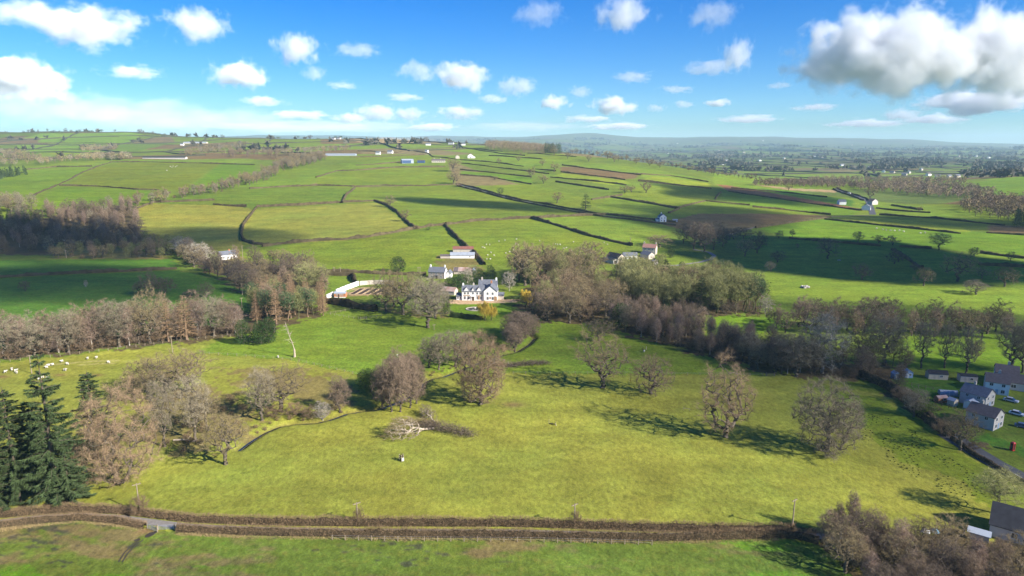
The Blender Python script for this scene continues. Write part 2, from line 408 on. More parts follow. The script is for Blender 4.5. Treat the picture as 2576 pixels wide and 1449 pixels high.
def ground_colours():
    n = GX.size
    col = np.zeros((n, 4), np.float32); col[:, 3] = 1
    X = GX.ravel(); Y = GY.ravel()
    # cell colours of the far farmland
    ux = (X*math.cos(_fr) + Y*math.sin(_fr)) / FAR_STEP; uy = (-X*math.sin(_fr) + Y*math.cos(_fr)) / (FAR_STEP*1.25)
    ci = np.floor(ux).astype(int); cj = np.floor(uy).astype(int)
    best = np.full(n, 1e18); bi = np.zeros(n); 
    for di in (-1, 0, 1):
        for dj in (-1, 0, 1):
            nx, ny = far_node(ci + di + 0.0, cj + dj + 0.0)
            d = (X-nx)**2 + (Y-ny)**2
            m = d < best
            best[m] = d[m]
            hh = np.sin((ci+di)*12.9898 + (cj+dj)*78.233) * 43758.5453
            bi[m] = (hh - np.floor(hh))[m]
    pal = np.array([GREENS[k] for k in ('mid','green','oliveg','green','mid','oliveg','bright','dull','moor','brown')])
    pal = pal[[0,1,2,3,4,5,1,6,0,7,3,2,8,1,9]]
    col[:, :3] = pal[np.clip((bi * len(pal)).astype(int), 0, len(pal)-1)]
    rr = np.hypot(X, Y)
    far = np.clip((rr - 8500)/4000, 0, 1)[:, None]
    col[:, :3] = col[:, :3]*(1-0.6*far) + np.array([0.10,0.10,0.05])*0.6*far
    col[:, :3] *= (1 - 0.40*np.clip((rr-2200)/1200, 0, 1))[:, None]      # far fields darkened: cloud shade put into their colour
    nearm = rr < 900
    col[nearm, :3] = GREENS['mid']
    front = (Y > 20) & (np.abs(X) < 1.15*Y + 50)
    idx = np.nonzero(front)[0]
    Xf, Yf = X[idx], Y[idx]
    for name, px in FIELDS:
        poly = line(px + [px[0]], maxstep=30)[:-1]
        xs = [q[0] for q in poly]; ys = [q[1] for q in poly]
        bb = (Xf > min(xs)) & (Xf < max(xs)) & (Yf > min(ys)) & (Yf < max(ys))
        k = np.nonzero(bb)[0]
        if len(k) == 0: continue
        wa = 3.5 if name in ('rough', 'litter', 'tan', 'gravel') else 1.2
        xk, yk = Xf[k], Yf[k]
        wx = xk + wa*(np.sin(yk*.41+xk*.13)+.6*np.sin(xk*.93-yk*.57+2)+.5*np.sin(yk*1.9+1)); wy = yk + wa*(np.sin(xk*.37-yk*.19+1)+.6*np.sin(yk*.83+xk*.61)+.5*np.sin(xk*2.1))
        ins = in_poly(wx if name != 'gravel' else xk, wy if name != 'gravel' else yk, poly)
        fr = np.random.default_rng(int(abs(px[0][0])*3 + abs(px[1][1])*7 + len(px)))
        tint = fr.uniform(0.86, 1.12) * np.array([fr.uniform(0.88, 1.10), 1.0, fr.uniform(0.8, 1.2)])      # every field its own sward
        if abs(px[0][0]) >= 500 or name in ('rough', 'litter', 'gravel'): tint = 1.0
        col[idx[k[ins]], :3] = np.array(GREENS[name]) * tint
    # the bottom field: new grass, bare straw and wet patches in drifts
    poly = line([(-500,1700),(-500,1362),(0,1327),(125,1313),(200,1308),(300,1318),(400,1337),(900,1352),(1640,1362),(1960,1354),(2060,1372),(2200,1500),(2200,1700)], maxstep=30)
    k = np.nonzero((Y > 60) & (Y < 170) & (np.abs(X) < 200))[0]
    k = k[in_poly(X[k], Y[k], poly)]
    x, y = X[k], Y[k]
    def vn(fx, fy, s):
        gx, gy = x*fx, y*fy; i, j = np.floor(gx), np.floor(gy); u, v = gx-i, gy-j; u = u*u*(3-2*u); v = v*v*(3-2*v)
        h = lambda p, q: np.modf(np.abs(np.sin(p*127.1 + q*311.7 + s)*43758.5453))[0]
        return (h(i,j)*(1-u)+h(i+1,j)*u)*(1-v) + (h(i,j+1)*(1-u)+h(i+1,j+1)*u)*v
    n1 = 0.5*vn(.045,.16,1.0) + 0.3*vn(.15,.4,5.0) + 0.2*vn(.6,1.1,9.0); n2 = 0.6*vn(.03,.11,20.0) + 0.25*vn(.14,.35,31.0) + 0.15*vn(.7,1.2,3.0)
    base = np.array([0.108,0.145,0.020]); 
    cc = np.tile(base, (len(k), 1))
    w1 = np.clip((n1-.53)/.14, 0, 1)[:, None]; cc = cc*(1-w1) + np.array([0.165,0.125,0.048])*w1
    w2 = np.clip((n2-.56)/.07, 0, 1)[:, None]; cc = cc*(1-w2) + np.array([0.10,0.21,0.01])*w2
    w3 = np.clip((x-20)/60, 0, 1)[:, None]*0.7; cc = cc*(1-w3) + np.array([0.09,0.15,0.025])*w3
    n3 = 0.5*vn(.10,.30,77.0) + 0.5*vn(.5,1.3,55.0); w4 = (np.clip((n3-.70)/.06, 0, 1)*np.clip((12-x)/20, 0, 1))[:, None]*.75; cc = cc*(1-w4) + np.array([0.05,0.045,0.035])*w4
    col[k, :3] = cc
    # straw-pale sheep tracks and bare red scrapes below the treeline
    for pxs, wdt, cl, am in (([(118,918),(170,914),(230,909),(296,907)], .7, (0.42,0.36,0.14), .75), ([(200,918),(245,915),(285,914)], .6, (0.42,0.36,0.14), .7), ([(250,915),(520,890)], .4, (0.30,0.27,0.10), .4), ([(1930,950),(1750,1010),(1500,1120),(1250,1200),(1000,1290)], .6, (0.16,0.17,0.035), .35), ([(470,1316),(640,1230),(860,1150),(1010,1100)], .5, (0.16,0.17,0.035), .3)):
        pl = line(pxs, maxstep=12); k = np.nonzero((Y > 100) & (Y < 330) & (np.abs(X) < 260))[0]
        w = am*np.exp(-(dist_poly(X[k], Y[k], pl)/wdt)**2)[:, None]; col[k, :3] = col[k, :3]*(1-w) + np.array(cl)*w
    for sx, sy, ra in ((242,944,2.6),(108,943,2.2),(152,943,2.2),(4,948,3.0),(960,1097,1.2),(1165,890,2),(1290,1018,4),(372,1335,2.5)):
        q = at(sx, sy); k = np.nonzero(np.hypot(X-q.x, Y-q.y) < 12)[0]
        w = .8*np.exp(-(np.hypot(X[k]-q.x, (Y[k]-q.y)*1.6)/ra)**2)[:, None]; col[k, :3] = col[k, :3]*(1-w) + np.array([0.19,0.10,0.05])*w
    # wet red soil along the stream
    m = (np.abs(X) < 300) & (Y > 100) & (Y < 420)
    k = np.nonzero(m)[0]
    d = dist_poly(X[k], Y[k], STREAM)
    w = 0.85*np.exp(-(d/1.3)**2)[:, None]
    col[k, :3] = col[k, :3]*(1-w) + np.array([0.11,0.075,0.035])*w
    return col

def ground_material():
    m = bpy.data.materials.new("ground_grass"); m.use_nodes = True
    nt = m.node_tree; N = nt.nodes; L = nt.links; b = N["Principled BSDF"]
    b.inputs["Roughness"].default_value = 0.95; b.inputs["Specular IOR Level"].default_value = 0.1
    at_ = N.new("ShaderNodeAttribute"); at_.attribute_name = "Col"
    g = N.new("ShaderNodeNewGeometry")
    def noise(scale, det=3, rough=0.55, stretch=None):
        nz = N.new("ShaderNodeTexNoise"); nz.inputs["Scale"].default_value = scale; nz.inputs["Detail"].default_value = det; nz.inputs["Roughness"].default_value = rough
        if stretch:
            mp = N.new("ShaderNodeMapping"); mp.inputs["Scale"].default_value = stretch[0]; mp.inputs["Rotation"].default_value = (0, 0, stretch[1])
            L.new(g.outputs["Position"], mp.inputs[0]); L.new(mp.outputs[0], nz.inputs["Vector"])
        else: L.new(g.outputs["Position"], nz.inputs["Vector"])
        return nz.outputs[0]
    def rng(sock, lo, hi, a=0.3, c=0.7):
        r = N.new("ShaderNodeMapRange"); r.inputs[1].default_value = a; r.inputs[2].default_value = c; r.inputs[3].default_value = lo; r.inputs[4].default_value = hi
        L.new(sock, r.inputs[0]); return r.outputs[0]
    def mul(x, y):
        q = N.new("ShaderNodeMath"); q.operation = 'MULTIPLY'; L.new(x, q.inputs[0]); L.new(y, q.inputs[1]); return q.outputs[0]
    v = mul(rng(noise(0.012, 4), 0.86, 1.14), rng(noise(0.09, 5, 0.6), 0.82, 1.18))
    v = mul(v, rng(noise(0.75, 5, 0.7, ((1, 0.6, 1), 0.5)), 0.64, 1.36))
    v = mul(v, rng(noise(2.6, 3, 0.75), 0.72, 1.28))
    v = mul(v, rng(noise(0.05, 2, 0.5, ((0.12, 1.4, 1), R(24))), 0.88, 1.12))
    v = mul(v, rng(noise(0.16, 3, 0.6, ((0.5, 1.2, 1), R(-35))), 0.86, 1.14))
    sc = N.new("ShaderNodeVectorMath"); sc.operation = 'SCALE'
    L.new(at_.outputs["Color"], sc.inputs[0]); L.new(v, sc.inputs["Scale"])
    # greener, lusher grass in drifts
    hu = N.new("ShaderNodeMix"); hu.data_type = 'RGBA'; hu.blend_type = 'MULTIPLY'; hu.inputs[7].default_value = (0.70, 0.94, 0.95, 1)
    L.new(rng(noise(0.022, 6, 0.62), 0.0, 0.62, 0.42, 0.66), hu.inputs[0]); L.new(sc.outputs[0], hu.inputs[6]); sc = hu
    # dry straw-coloured grass between the green
    mx = N.new("ShaderNodeMix"); mx.data_type = 'RGBA'; mx.inputs[7].default_value = (0.27, 0.22, 0.04, 1)
    L.new(rng(noise(0.35, 6, 0.75), 0.0, 0.34, 0.5, 0.72), mx.inputs[0]); L.new(sc.outputs[2], mx.inputs[6])
    L.new(mx.outputs[2], b.inputs["Base Color"])
    bp = N.new("ShaderNodeBump"); bp.inputs["Strength"].default_value = 0.55; bp.inputs["Distance"].default_value = 0.35
    L.new(noise(1.3, 5, 0.65), bp.inputs["Height"]); L.new(bp.outputs[0], b.inputs["Normal"])
    return m

def build_ground():
    nr, nt = GX.shape
    verts = np.stack([GX.ravel(), GY.ravel(), GZ.ravel()], 1)
    i, j = np.meshgrid(np.arange(nr-1), np.arange(nt-1), indexing='ij')
    a = (i*nt + j).ravel()
    faces = np.stack([a, a+1, a+nt+1, a+nt], 1)[:, ::-1]
    me = mesh_from("ground", verts, faces.copy(), [ground_material()], smooth=True)
    ca = me.color_attributes.new("Col", 'FLOAT_COLOR', 'POINT')
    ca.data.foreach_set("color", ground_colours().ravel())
    o = obj("ground", me)
    tag(o, kind='structure')
    # the patch under the camera
    k = 60
    vs = [(24.0*math.sin(2*math.pi*q/k), 24.0*math.cos(2*math.pi*q/k), 0.3) for q in range(k)]
    return o
build_ground()

def sheet(name, pts, width, m, lift=0.05, step=2.0):
    """a ribbon of ground lying on the terrain"""
    P_ = resample(pts, step); n = len(P_)
    vs, fs = [], []
    K = 4
    for i in range(n):
        d = P_[min(i+1, n-1)] - P_[max(i-1, 0)]; d = d / (np.linalg.norm(d) + 1e-9); nn = np.array([-d[1], d[0]])
        w = width(i/(n-1)) if callable(width) else width
        for k in range(K+1):
            q = P_[i] + nn * w * (k/K - 0.5)
            vs.append((q[0], q[1], lift))
    vs = np.array(vs); vs[:, 2] += hgt(vs[:, 0], vs[:, 1])
    for i in range(n-1):
        for k in range(K):
            a = i*(K+1) + k
            fs.append((a, a+K+1, a+K+2, a+1))
    me = mesh_from(name, vs, np.array(fs), [m], smooth=True)
    if me.polygons[0].normal.z < 0: me.flip_normals()
    return obj(name, me)

def resample(pts, step):
    p = np.asarray(pts, float)
    seg = np.hypot(*np.diff(p, axis=0).T); s = np.concatenate([[0], np.cumsum(seg)])
    n = max(2, int(s[-1] / step) + 1)
    t = np.linspace(0, s[-1], n)
    return np.stack([np.interp(t, s, p[:, 0]), np.interp(t, s, p[:, 1])], 1)
# ------------------------------------------------------------------ trees
def twig_mat(n, c, iv=0.5, ov=0.18): return mat(n, c, rough=0.95, island=iv, objvar=ov, spec=0.05)
TW = dict(oak=twig_mat("twigs_oak", (0.250,0.194,0.101)), ash=twig_mat("twigs_ash", (0.255,0.215,0.145)), lime=twig_mat("twigs_lime", (0.269,0.188,0.113)),
  alder=twig_mat("twigs_alder", (0.235,0.172,0.118)), birch=twig_mat("twigs_birch", (0.255,0.180,0.135)), larch=twig_mat("twigs_larch", (0.312,0.206,0.113)),
  mossy=twig_mat("twigs_mossy", (0.256,0.250,0.101)), shrub=twig_mat("twigs_shrub", (0.188,0.131,0.078)), fir=twig_mat("needles_fir", (0.056,0.082,0.032), 0.55), pine=twig_mat("needles_pine", (0.069,0.106,0.048), 0.5),
  yew=twig_mat("leaves_yew", (0.037,0.069,0.021), 0.5), willow=twig_mat("twigs_willow", (0.575,0.413,0.071)), pale=twig_mat("twigs_pale", (0.34,0.30,0.225)), green=twig_mat("leaves_green", (0.125,0.188,0.036), 0.4), dark=twig_mat("twigs_dark", (0.155,0.118,0.085)))
BK = dict(grey=mat("bark_grey", (0.15,0.122,0.088), var=0.5, scale=2.5), dark=mat("bark_dark", (0.12,0.095,0.07), var=0.4, scale=2.5), white=mat("bark_white", (0.44,0.39,0.32), var=0.35, scale=3.0),
  moss=mat("bark_moss", (0.13,0.13,0.055), var=0.4, scale=2.0), red=mat("bark_red", (0.24,0.16,0.10), var=0.4, scale=2.0))

def blades(P0, D, L, W, rng, droop=0.0):
    """thin twig triangles from points P0 along unit vectors D"""
    n = len(P0)
    r = rng.normal(size=(n, 3)); s = np.cross(D, r); s /= np.linalg.norm(s, axis=1, keepdims=True) + 1e-9
    s = s * (W[:, None] * 0.5)
    tip = P0 + D * L[:, None]; tip[:, 2] -= droop * L
    V = np.stack([P0 - s, P0 + s, tip], 1).reshape(-1, 3)
    return V, np.arange(3*n).reshape(n, 3)

def unit(v): return v / (np.linalg.norm(v, axis=-1, keepdims=True) + 1e-9)

def skeleton(rng, H, fork, shape, n_t, wig=0.08, lean=0.0):
    """nodes, parents, tips of a branching tree whose crown fills shape(): -> target points"""
    nodes = [np.array([0, 0, 0.0])]; par = [-1]
    k = 6
    for i in range(1, k+1):
        z = fork * H * i / k
        nodes.append(np.array([rng.normal(0, 0.01*H) + lean*z*0.15, rng.normal(0, 0.01*H), z])); par.append(len(nodes)-2)
    T = shape(rng, n_t)
    c = nodes[-1]
    T = T[np.argsort(np.linalg.norm(T - c, axis=1))]
    tips = []
    for t in T:
        A = np.array(nodes); d = np.linalg.norm(A - t, axis=1) + np.maximum(0, A[:, 2] - t[2]) * 0.6
        d[:k-1] += 100 if fork > 0.12 else 0
        j = int(np.argmin(d)); p = nodes[j]; L = np.linalg.norm(t - p)
        m = max(1, min(4, int(L / (0.05*H))))
        prev = j
        for i in range(1, m+1):
            q = p + (t - p) * i / m + rng.normal(0, wig * L / m, 3) * (i < m)
            q[2] += 0.10 * L * math.sin(math.pi * i / m)
            nodes.append(q); par.append(prev); prev = len(nodes)-1
        tips.append(prev)
    return np.array(nodes), par, tips

def limb_radii(nodes, par, tips, r0, expo=0.46):
    n = len(nodes); cnt = np.zeros(n)
    for t in tips: cnt[t] += 1
    for i in range(n-1, 0, -1):
        cnt[par[i]] += cnt[i]
    return r0 * (np.maximum(cnt, 0.5) / max(cnt[0], 1)) ** expo

def limbs_mesh(nodes, par, rad, rmin, flare=1.4):
    V, F = [], []
    for i in range(1, len(nodes)):
        r1 = rad[i]
        if r1 < rmin: continue
        j = par[i]; p0, p1 = nodes[j], nodes[i]; r0 = min(rad[j], r1*1.5)
        if j == 0: r0 *= flare
        sides = 6 if r1 > 0.12 else (4 if r1 > 0.05 else 3)
        d = p1 - p0; L = np.linalg.norm(d)
        if L < 1e-5: continue
        d = d / L; a = np.cross(d, [0.3, 0.5, 0.8]); a /= np.linalg.norm(a); c = np.cross(d, a)
        b = len(V)
        for q, r in ((p0 - d*0.02, r0), (p1, r1)):
            for k in range(sides):
                t = 2*math.pi*k/sides
                V.append(q + (a*math.cos(t) + c*math.sin(t)) * r)
        for k in range(sides):
            F.append((b+k, b+(k+1) % sides, b+sides+(k+1) % sides, b+sides+k))
    return V, F

def ell(cx, rx, rz, squash_low=1.0, power=0.45, lumps=12):
    def f(rng, n):
        lump = unit(rng.normal(size=(lumps, 3))); lamp = rng.uniform(-0.26, 0.30, lumps)
        out = []
        while len(out) < n:
            d = unit(rng.normal(size=3)); k = 1 + float(np.sum(lamp * np.exp(6*(lump @ d - 1))))
            r = rng.uniform(0, 1) ** power * k * (1.22 if rng.uniform() < 0.07 else 1.0)
            p = np.array([d[0]*rx*r, d[1]*rx*r, cx + d[2]*rz*r*(squash_low if d[2] < 0 else 1)])
            if p[2] > 0.6: out.append(p)
        return np.array(out)
    return f

def bare_tree(kind, seed, H=16.0, fork=0.22, shape=None, n_t=170, K=50, bl=1.0, bw=0.035, twig='oak', bark='grey', droop=0.0, up=0.25, r0=0.42, wig=0.10):
    rng = np.random.default_rng(seed)
    nodes, par, tips = skeleton(rng, H, fork, shape, n_t, wig)
    rad = limb_radii(nodes, par, tips, r0)
    V, F = limbs_mesh(nodes, par, rad, 0.02)
    tr = mesh_from("trunk", V, F, [BK[bark]], smooth=True)
    # twigs at every thin node
    thr = max(0.06, float(np.min(rad[1:]))*2.2)
    thin = np.array([i for i in range(1, len(nodes)) if rad[i] < thr and nodes[i][2] > 0.05*H])
    src = nodes[thin]; dirs = unit(src - nodes[np.array(par)[thin]])
    idx = np.repeat(np.arange(len(thin)), max(1, int(K * n_t / len(thin))))
    P0 = src[idx] - dirs[idx] * rng.uniform(0, 0.8, (len(idx), 1)); D = unit(dirs[idx] * 0.7 + rng.normal(0, 0.75, (len(idx), 3)) + np.array([0, 0, up]))
    L = rng.uniform(0.45, 1.25, len(idx)) * bl
    V2, F2 = blades(P0, D, L, np.full(len(idx), bw) * rng.uniform(0.6, 1.3, len(idx)), rng, droop)
    # a second generation of twigs on the first
    P1 = P0 + D * (L * rng.uniform(0.3, 0.9, len(L)))[:, None]
    D1 = unit(D * 0.6 + rng.normal(0, 0.7, D.shape)); 
    V3, F3 = blades(P1, D1, L * 0.7, np.full(len(idx), bw*0.75), rng, droop)
    cr = mesh_from("crown", np.concatenate([V2, V3]), np.concatenate([F2, F3 + len(V2)]), [TW[twig]])
    return tr, cr

def conifer(seed, H=20.0, rb=0.24, base=0.06, n_w=24, twig='fir', bark='dark', dens=1.0, up=-0.15, bare=False, bw=0.16, gap=0.0, power=0.9):
    rng = np.random.default_rng(seed)
    mb = MB(); m = 9
    pts = [(rng.normal(0, 0.03), rng.normal(0, 0.03), H*i/m*0.98) for i in range(m+1)]
    mb.tube(pts, [0.021*H*(1 - i/(m+0.3)) + 0.02 for i in range(m+1)], 7)
    Vs, Fs, off = [], [], 0
    for w in range(n_w):
        f = base + (1-base) * max(0.0, (w + rng.uniform(-0.3, 0.3)) / n_w) ** 0.95; f = min(max(f, base), 0.99)
        z = f * H; prof = (1 - f) ** power
        if gap and rng.uniform() < gap: continue
        nb = int(rng.integers(5, 8))
        a0 = rng.uniform(0, 6.28)
        for b in range(nb):
            a = a0 + 2*math.pi*b/nb + rng.normal(0, 0.2)
            L = H * rb * prof * rng.uniform(0.6, 1.18) + 0.25
            dirv = np.array([math.cos(a), math.sin(a), up + 0.25*f + rng.normal(0, 0.08)])
            tip = np.array([0, 0, z]) + dirv * L
            mid = np.array([0, 0, z]) + dirv * L * 0.5 + np.array([0, 0, 0.06*L])
            mb.tube([(0, 0, z), tuple(mid), tuple(tip)], [0.035 + 0.004*L, 0.03, 0.012], 3)
            n = max(6, int(L * 13 * dens))
            t = rng.uniform(0.12, 1.0, n) ** 0.8
            c = np.array([0, 0, z])[None] + dirv[None] * (L * t)[:, None]
            side = np.array([-math.sin(a), math.cos(a), 0])
            sg = rng.choice([-1, 1], n)
            D = unit(dirv[None]*0.7 + side[None]*(sg*rng.uniform(0.3, 1.2, n))[:, None] + rng.normal(0, 0.3, (n, 3)) + np.array([0, 0, -0.25]))
            V, F = blades(c, D, rng.uniform(0.4, 1.0, n) * (0.5 + 0.10*L), np.full(n, bw) * rng.uniform(0.6, 1.4, n), rng, 0.1)
            Vs.append(V); Fs.append(F + off); off += len(V)
    tr = mb.mesh("trunk", BK[bark])
    cr = mesh_from("crown", np.concatenate(Vs), np.concatenate(Fs), [TW[twig]])
    return tr, cr

def leafy(seed, H, shape, n, bl, bw, twig, trunk_r=0.2, bark='dark', droop=0.0):
    """a dense evergreen crown of small leaf sprays round a stem with limbs"""
    rng = np.random.default_rng(seed)
    nodes, par, tips = skeleton(rng, H, 0.1, shape, 60, 0.08)
    rad = limb_radii(nodes, par, tips, trunk_r)
    V, F = limbs_mesh(nodes, par, rad, 0.012)
    tr = mesh_from("trunk", V, F, [BK[bark]])
    P0 = shape(rng, n); c = np.array([0, 0, H*0.45])
    D = unit(unit(P0 - c) + rng.normal(0, 0.6, P0.shape))
    V2, F2 = blades(P0, D, rng.uniform(0.5, 1.2, n)*bl, np.full(n, bw)*rng.uniform(0.6, 1.4, n), rng, droop)
    return tr, mesh_from("crown", V2, F2, [TW[twig]])

def willow(seed, H=9.0):
    rng = np.random.default_rng(seed)
    nodes, par, tips = skeleton(rng, H, 0.22, ell(0.72*H, 0.36*H, 0.24*H), 70, 0.1)
    rad = limb_radii(nodes, par, tips, 0.3)
    V, F = limbs_mesh(nodes, par, rad, 0.015)
    tr = mesh_from("trunk", V, F, [BK['moss']])
    n = 3600; k = rng.integers(0, len(tips), n); P0 = nodes[np.array(tips)[k]] + rng.normal(0, 0.25, (n, 3))
    D = unit(np.stack([rng.normal(0, 0.22, n), rng.normal(0, 0.22, n), -np.ones(n)], 1))
    L = np.minimum(rng.uniform(0.8, 4.2, n), P0[:, 2] - 0.3)
    V2, F2 = blades(P0, D, np.maximum(L, 0.3), np.full(n, 0.05), rng)
    return tr, mesh_from("crown", V2, F2, [TW['willow']])

def one_mesh(tr, cr, name):
    me = bpy.data.meshes.new(name)
    v1 = np.zeros(len(tr.vertices)*3, np.float32); tr.vertices.foreach_get("co", v1)
    v2 = np.zeros(len(cr.vertices)*3, np.float32); cr.vertices.foreach_get("co", v2)
    f = [tuple(p.vertices) for p in tr.polygons]; n = len(tr.vertices)
    f += [tuple(i + n for i in p.vertices) for p in cr.polygons]
    me.from_pydata(np.concatenate([v1, v2]).reshape(-1, 3).tolist(), [], f)
    me.materials.append(tr.materials[0]); me.materials.append(cr.materials[0])
    mi = np.zeros(len(f), np.int32); mi[len(tr.polygons):] = 1
    me.polygons.foreach_set("material_index", mi); me.update()
    return me

# kind -> (height of the model, list of fine models, list of medium models, list of single small meshes)
SHP = dict(
 silver=lambda H: ell(0.49*H, 0.42*H, 0.50*H, 0.95, 0.42),
 beech=lambda H: ell(0.48*H, 0.40*H, 0.50*H, 0.95, 0.4),
 oak=lambda H: ell(0.60*H, 0.44*H, 0.36*H), ash=lambda H: ell(0.60*H, 0.29*H, 0.40*H), lime=lambda H: ell(0.52*H, 0.35*H, 0.48*H, 0.95),
 alder=lambda H: ell(0.54*H, 0.24*H, 0.45*H), birch=lambda H: ell(0.56*H, 0.19*H, 0.43*H), mossy=lambda H: ell(0.62*H, 0.24*H, 0.37*H),
 shrub=lambda H: ell(0.45*H, 0.55*H, 0.48*H), pale=lambda H: ell(0.56*H, 0.33*H, 0.43*H), dark=lambda H: ell(0.58*H, 0.36*H, 0.40*H))
SPEC = dict(
 silver=dict(H=17, fork=0.12, twig='ash', bark='grey', r0=0.50),
 beech=dict(H=18, fork=0.12, twig='lime', bark='grey', r0=0.55),
 oak=dict(H=16, fork=0.20, twig='oak', bark='grey', r0=0.55), ash=dict(H=16, fork=0.24, twig='ash', bark='grey', r0=0.36, up=0.5), lime=dict(H=18, fork=0.13, twig='lime', bark='grey', r0=0.52),
 alder=dict(H=14, fork=0.15, twig='alder', bark='dark', r0=0.28), birch=dict(H=13, fork=0.35, twig='birch', bark='white', r0=0.16, up=-0.1, droop=0.15), mossy=dict(H=18, fork=0.38, twig='mossy', bark='moss', r0=0.30, up=0.3),
 shrub=dict(H=5, fork=0.03, twig='shrub', bark='dark', r0=0.10), pale=dict(H=15, fork=0.15, twig='pale', bark='white', r0=0.34, up=0.4), dark=dict(H=15, fork=0.2, twig='dark', bark='dark', r0=0.4))
PROTO = {}
def get_proto(kind, lod):
    key = (kind, lod)
    if key in PROTO: return PROTO[key]
    out = []
    nvar = 3 if lod < 2 else 3
    for s in range(nvar):
        sd = sum(map(ord, kind)) * 7 + s * 13 + lod
        if kind in SPEC:
            sp = dict(SPEC[kind]); H = sp.pop('H')
            dens = [(430, 18, 1.2, 0.026), (230, 15, 1.4, 0.052), (60, 16, 2.0, 0.16)][lod]
            if kind in ('beech', 'silver'): dens = [(650, 30, 1.2, 0.030), (230, 18, 1.4, 0.055), (60, 16, 2.0, 0.16)][lod]
            if kind == 'shrub': dens = [(90, 34, 0.7, 0.026), (60, 26, 0.8, 0.05), (24, 14, 1.1, 0.16)][lod]
            t = bare_tree(kind, sd, H=H, shape=SHP[kind](H), n_t=dens[0], K=dens[1], bl=dens[2]*(H/16 if kind != 'shrub' else 1), bw=dens[3], **sp)
        elif kind == 'larch': H = 17; t = conifer(sd, H, rb=0.20, base=0.14, n_w=22 if lod < 2 else 14, twig='larch', bark='red', dens=[2.6, 1.5, 0.8][lod], up=0.0, bw=[0.035, 0.06, 0.2][lod], gap=0.1, power=0.7)
        elif kind == 'fir': H = 24; t = conifer(sd, H, rb=0.25, base=0.08, n_w=26 if lod < 2 else 15, twig='fir', dens=[5.5, 2.4, 0.9][lod], up=-0.12, bw=[0.17, 0.24, 0.4][lod], gap=0.08, power=0.62)
        elif kind == 'pine': H = 15; t = leafy(sd, H, ell(0.66*H, 0.27*H, 0.30*H, power=0.6), [2600, 1700, 500][lod], 0.7, [0.16, 0.2, 0.45][lod], 'pine', 0.28, 'red')
        elif kind == 'yew': H = 9; t = leafy(sd, H, ell(0.47*H, 0.36*H, 0.50*H, power=0.3), [3200, 2000, 500][lod], 0.5, [0.15, 0.2, 0.45][lod], 'yew', 0.25)
        elif kind == 'holly': H = 6; t = leafy(sd, H, ell(0.45*H, 0.45*H, 0.44*H, power=0.35), [2400, 1500, 400][lod], 0.45, [0.14, 0.2, 0.4][lod], 'green', 0.15)
        elif kind == 'willow': H = 9; t = willow(sd, H)
        out.append((H, t) if lod < 2 else (H, one_mesh(t[0], t[1], "tree")))
    PROTO[key] = out
    return out

NAMES = dict(silver='beech_tree', beech='beech_tree', oak='oak_tree', ash='ash_tree', lime='lime_tree', alder='alder_tree', birch='birch_tree', mossy='mossy_tree', shrub='shrub', pale='pale_tree', dark='bare_tree', larch='larch_tree', fir='fir_tree', pine='pine_tree', yew='yew_tree', holly='holly_bush', willow='willow_tree')
CATS = dict(shrub='shrub', holly='bush')
def plant(kind, p, h, w, label, group=None, lod=None, seed=None):
    """one tree standing at ground point p, h metres tall and about w metres wide"""
    d = math.hypot(p.x, p.y)
    if lod is None: lod = 0 if d < 330 else (1 if d < 640 else 2)
    rs = random.Random(seed if seed is not None else int(p.x*13 + p.y*7))
    H, pr = rs.choice(get_proto(kind, lod))
    sz = h / H
    wr = dict(silver=.84, beech=.80, oak=.88, ash=.58, lime=.70, alder=.50, birch=.40, mossy=.50, shrub=1.1, pale=.66, dark=.72, larch=.40, fir=.42, pine=.54, yew=.72, holly=.9, willow=.72)[kind]
    sx = (w / (wr * H)) if w else sz * rs.uniform(0.85, 1.15)
    if lod < 2:
        o = empty(NAMES[kind], (p.x, p.y, p.z - 0.15), rs.uniform(0, 6.28))
        obj("trunk", pr[0], o); obj("crown", pr[1], o)
    else:
        o = obj(NAMES[kind], pr, None, (p.x, p.y, p.z - 0.2)); o.rotation_euler = (0, 0, rs.uniform(0, 6.28))
    o.scale = (sx, sx, sz)
    tag(o, label, CATS.get(kind, 'tree'), group)
    return o

def tree(kind, px, py, hpx, wpx, label, group=None, lod=None, maxd=None):
    p = at(px, py)
    while maxd and p.y > maxd and py < 600: py += 1; p = at(px, py)
    k = mpp(p); dep = math.atan2(CAM_H - p.z, p.y)
    return plant(kind, p, hpx * k / math.cos(dep), wpx * k if wpx else None, label, group, lod)

def scatter(pxpoly, n, spacing, seed=0):
    poly = line(pxpoly + [pxpoly[0]], maxstep=40)[:-1]
    xs = [q[0] for q in poly]; ys = [q[1] for q in poly]
    rs = random.Random(seed); pts = []; tries = 0
    while len(pts) < n and tries < n * 60:
        tries += 1
        x, y = rs.uniform(min(xs), max(xs)), rs.uniform(min(ys), max(ys))
        if not in_poly(np.array([x]), np.array([y]), poly)[0]: continue
        if any((x-a)**2 + (y-b)**2 < spacing**2 for a, b in pts): continue
        pts.append((x, y))
    return [Vector((x, y, zat(x, y))) for x, y in pts]

KN = dict(oak='spreading oak', ash='pale ash', lime='tall lime', alder='brown alder', birch='thin birch', mossy='mossy tree', dark='dark-twigged tree', fir='conifer', shrub='shrub')
def wood(pxpoly, n, spacing, kinds, hr, labels, group, seed=0, lod=None):
    """a wood of single trees; labels: kind -> label"""
    rs = random.Random(seed + 5)
    for p in scatter(pxpoly, n, spacing, seed):
        k = rs.choices([q[0] for q in kinds], [q[1] for q in kinds])[0]
        h = rs.uniform(*hr) * (0.35 if k in ('shrub', 'holly') else 1.0)
        plant(k, p, h, None, labels.get(k, labels.get('*')).replace('{k}', KN.get(k, k)), group + ({'shrub': ', shrubs', 'holly': ', bushes'}.get(k, ', ' + NAMES[k].replace('_', ' ') + 's')), lod)

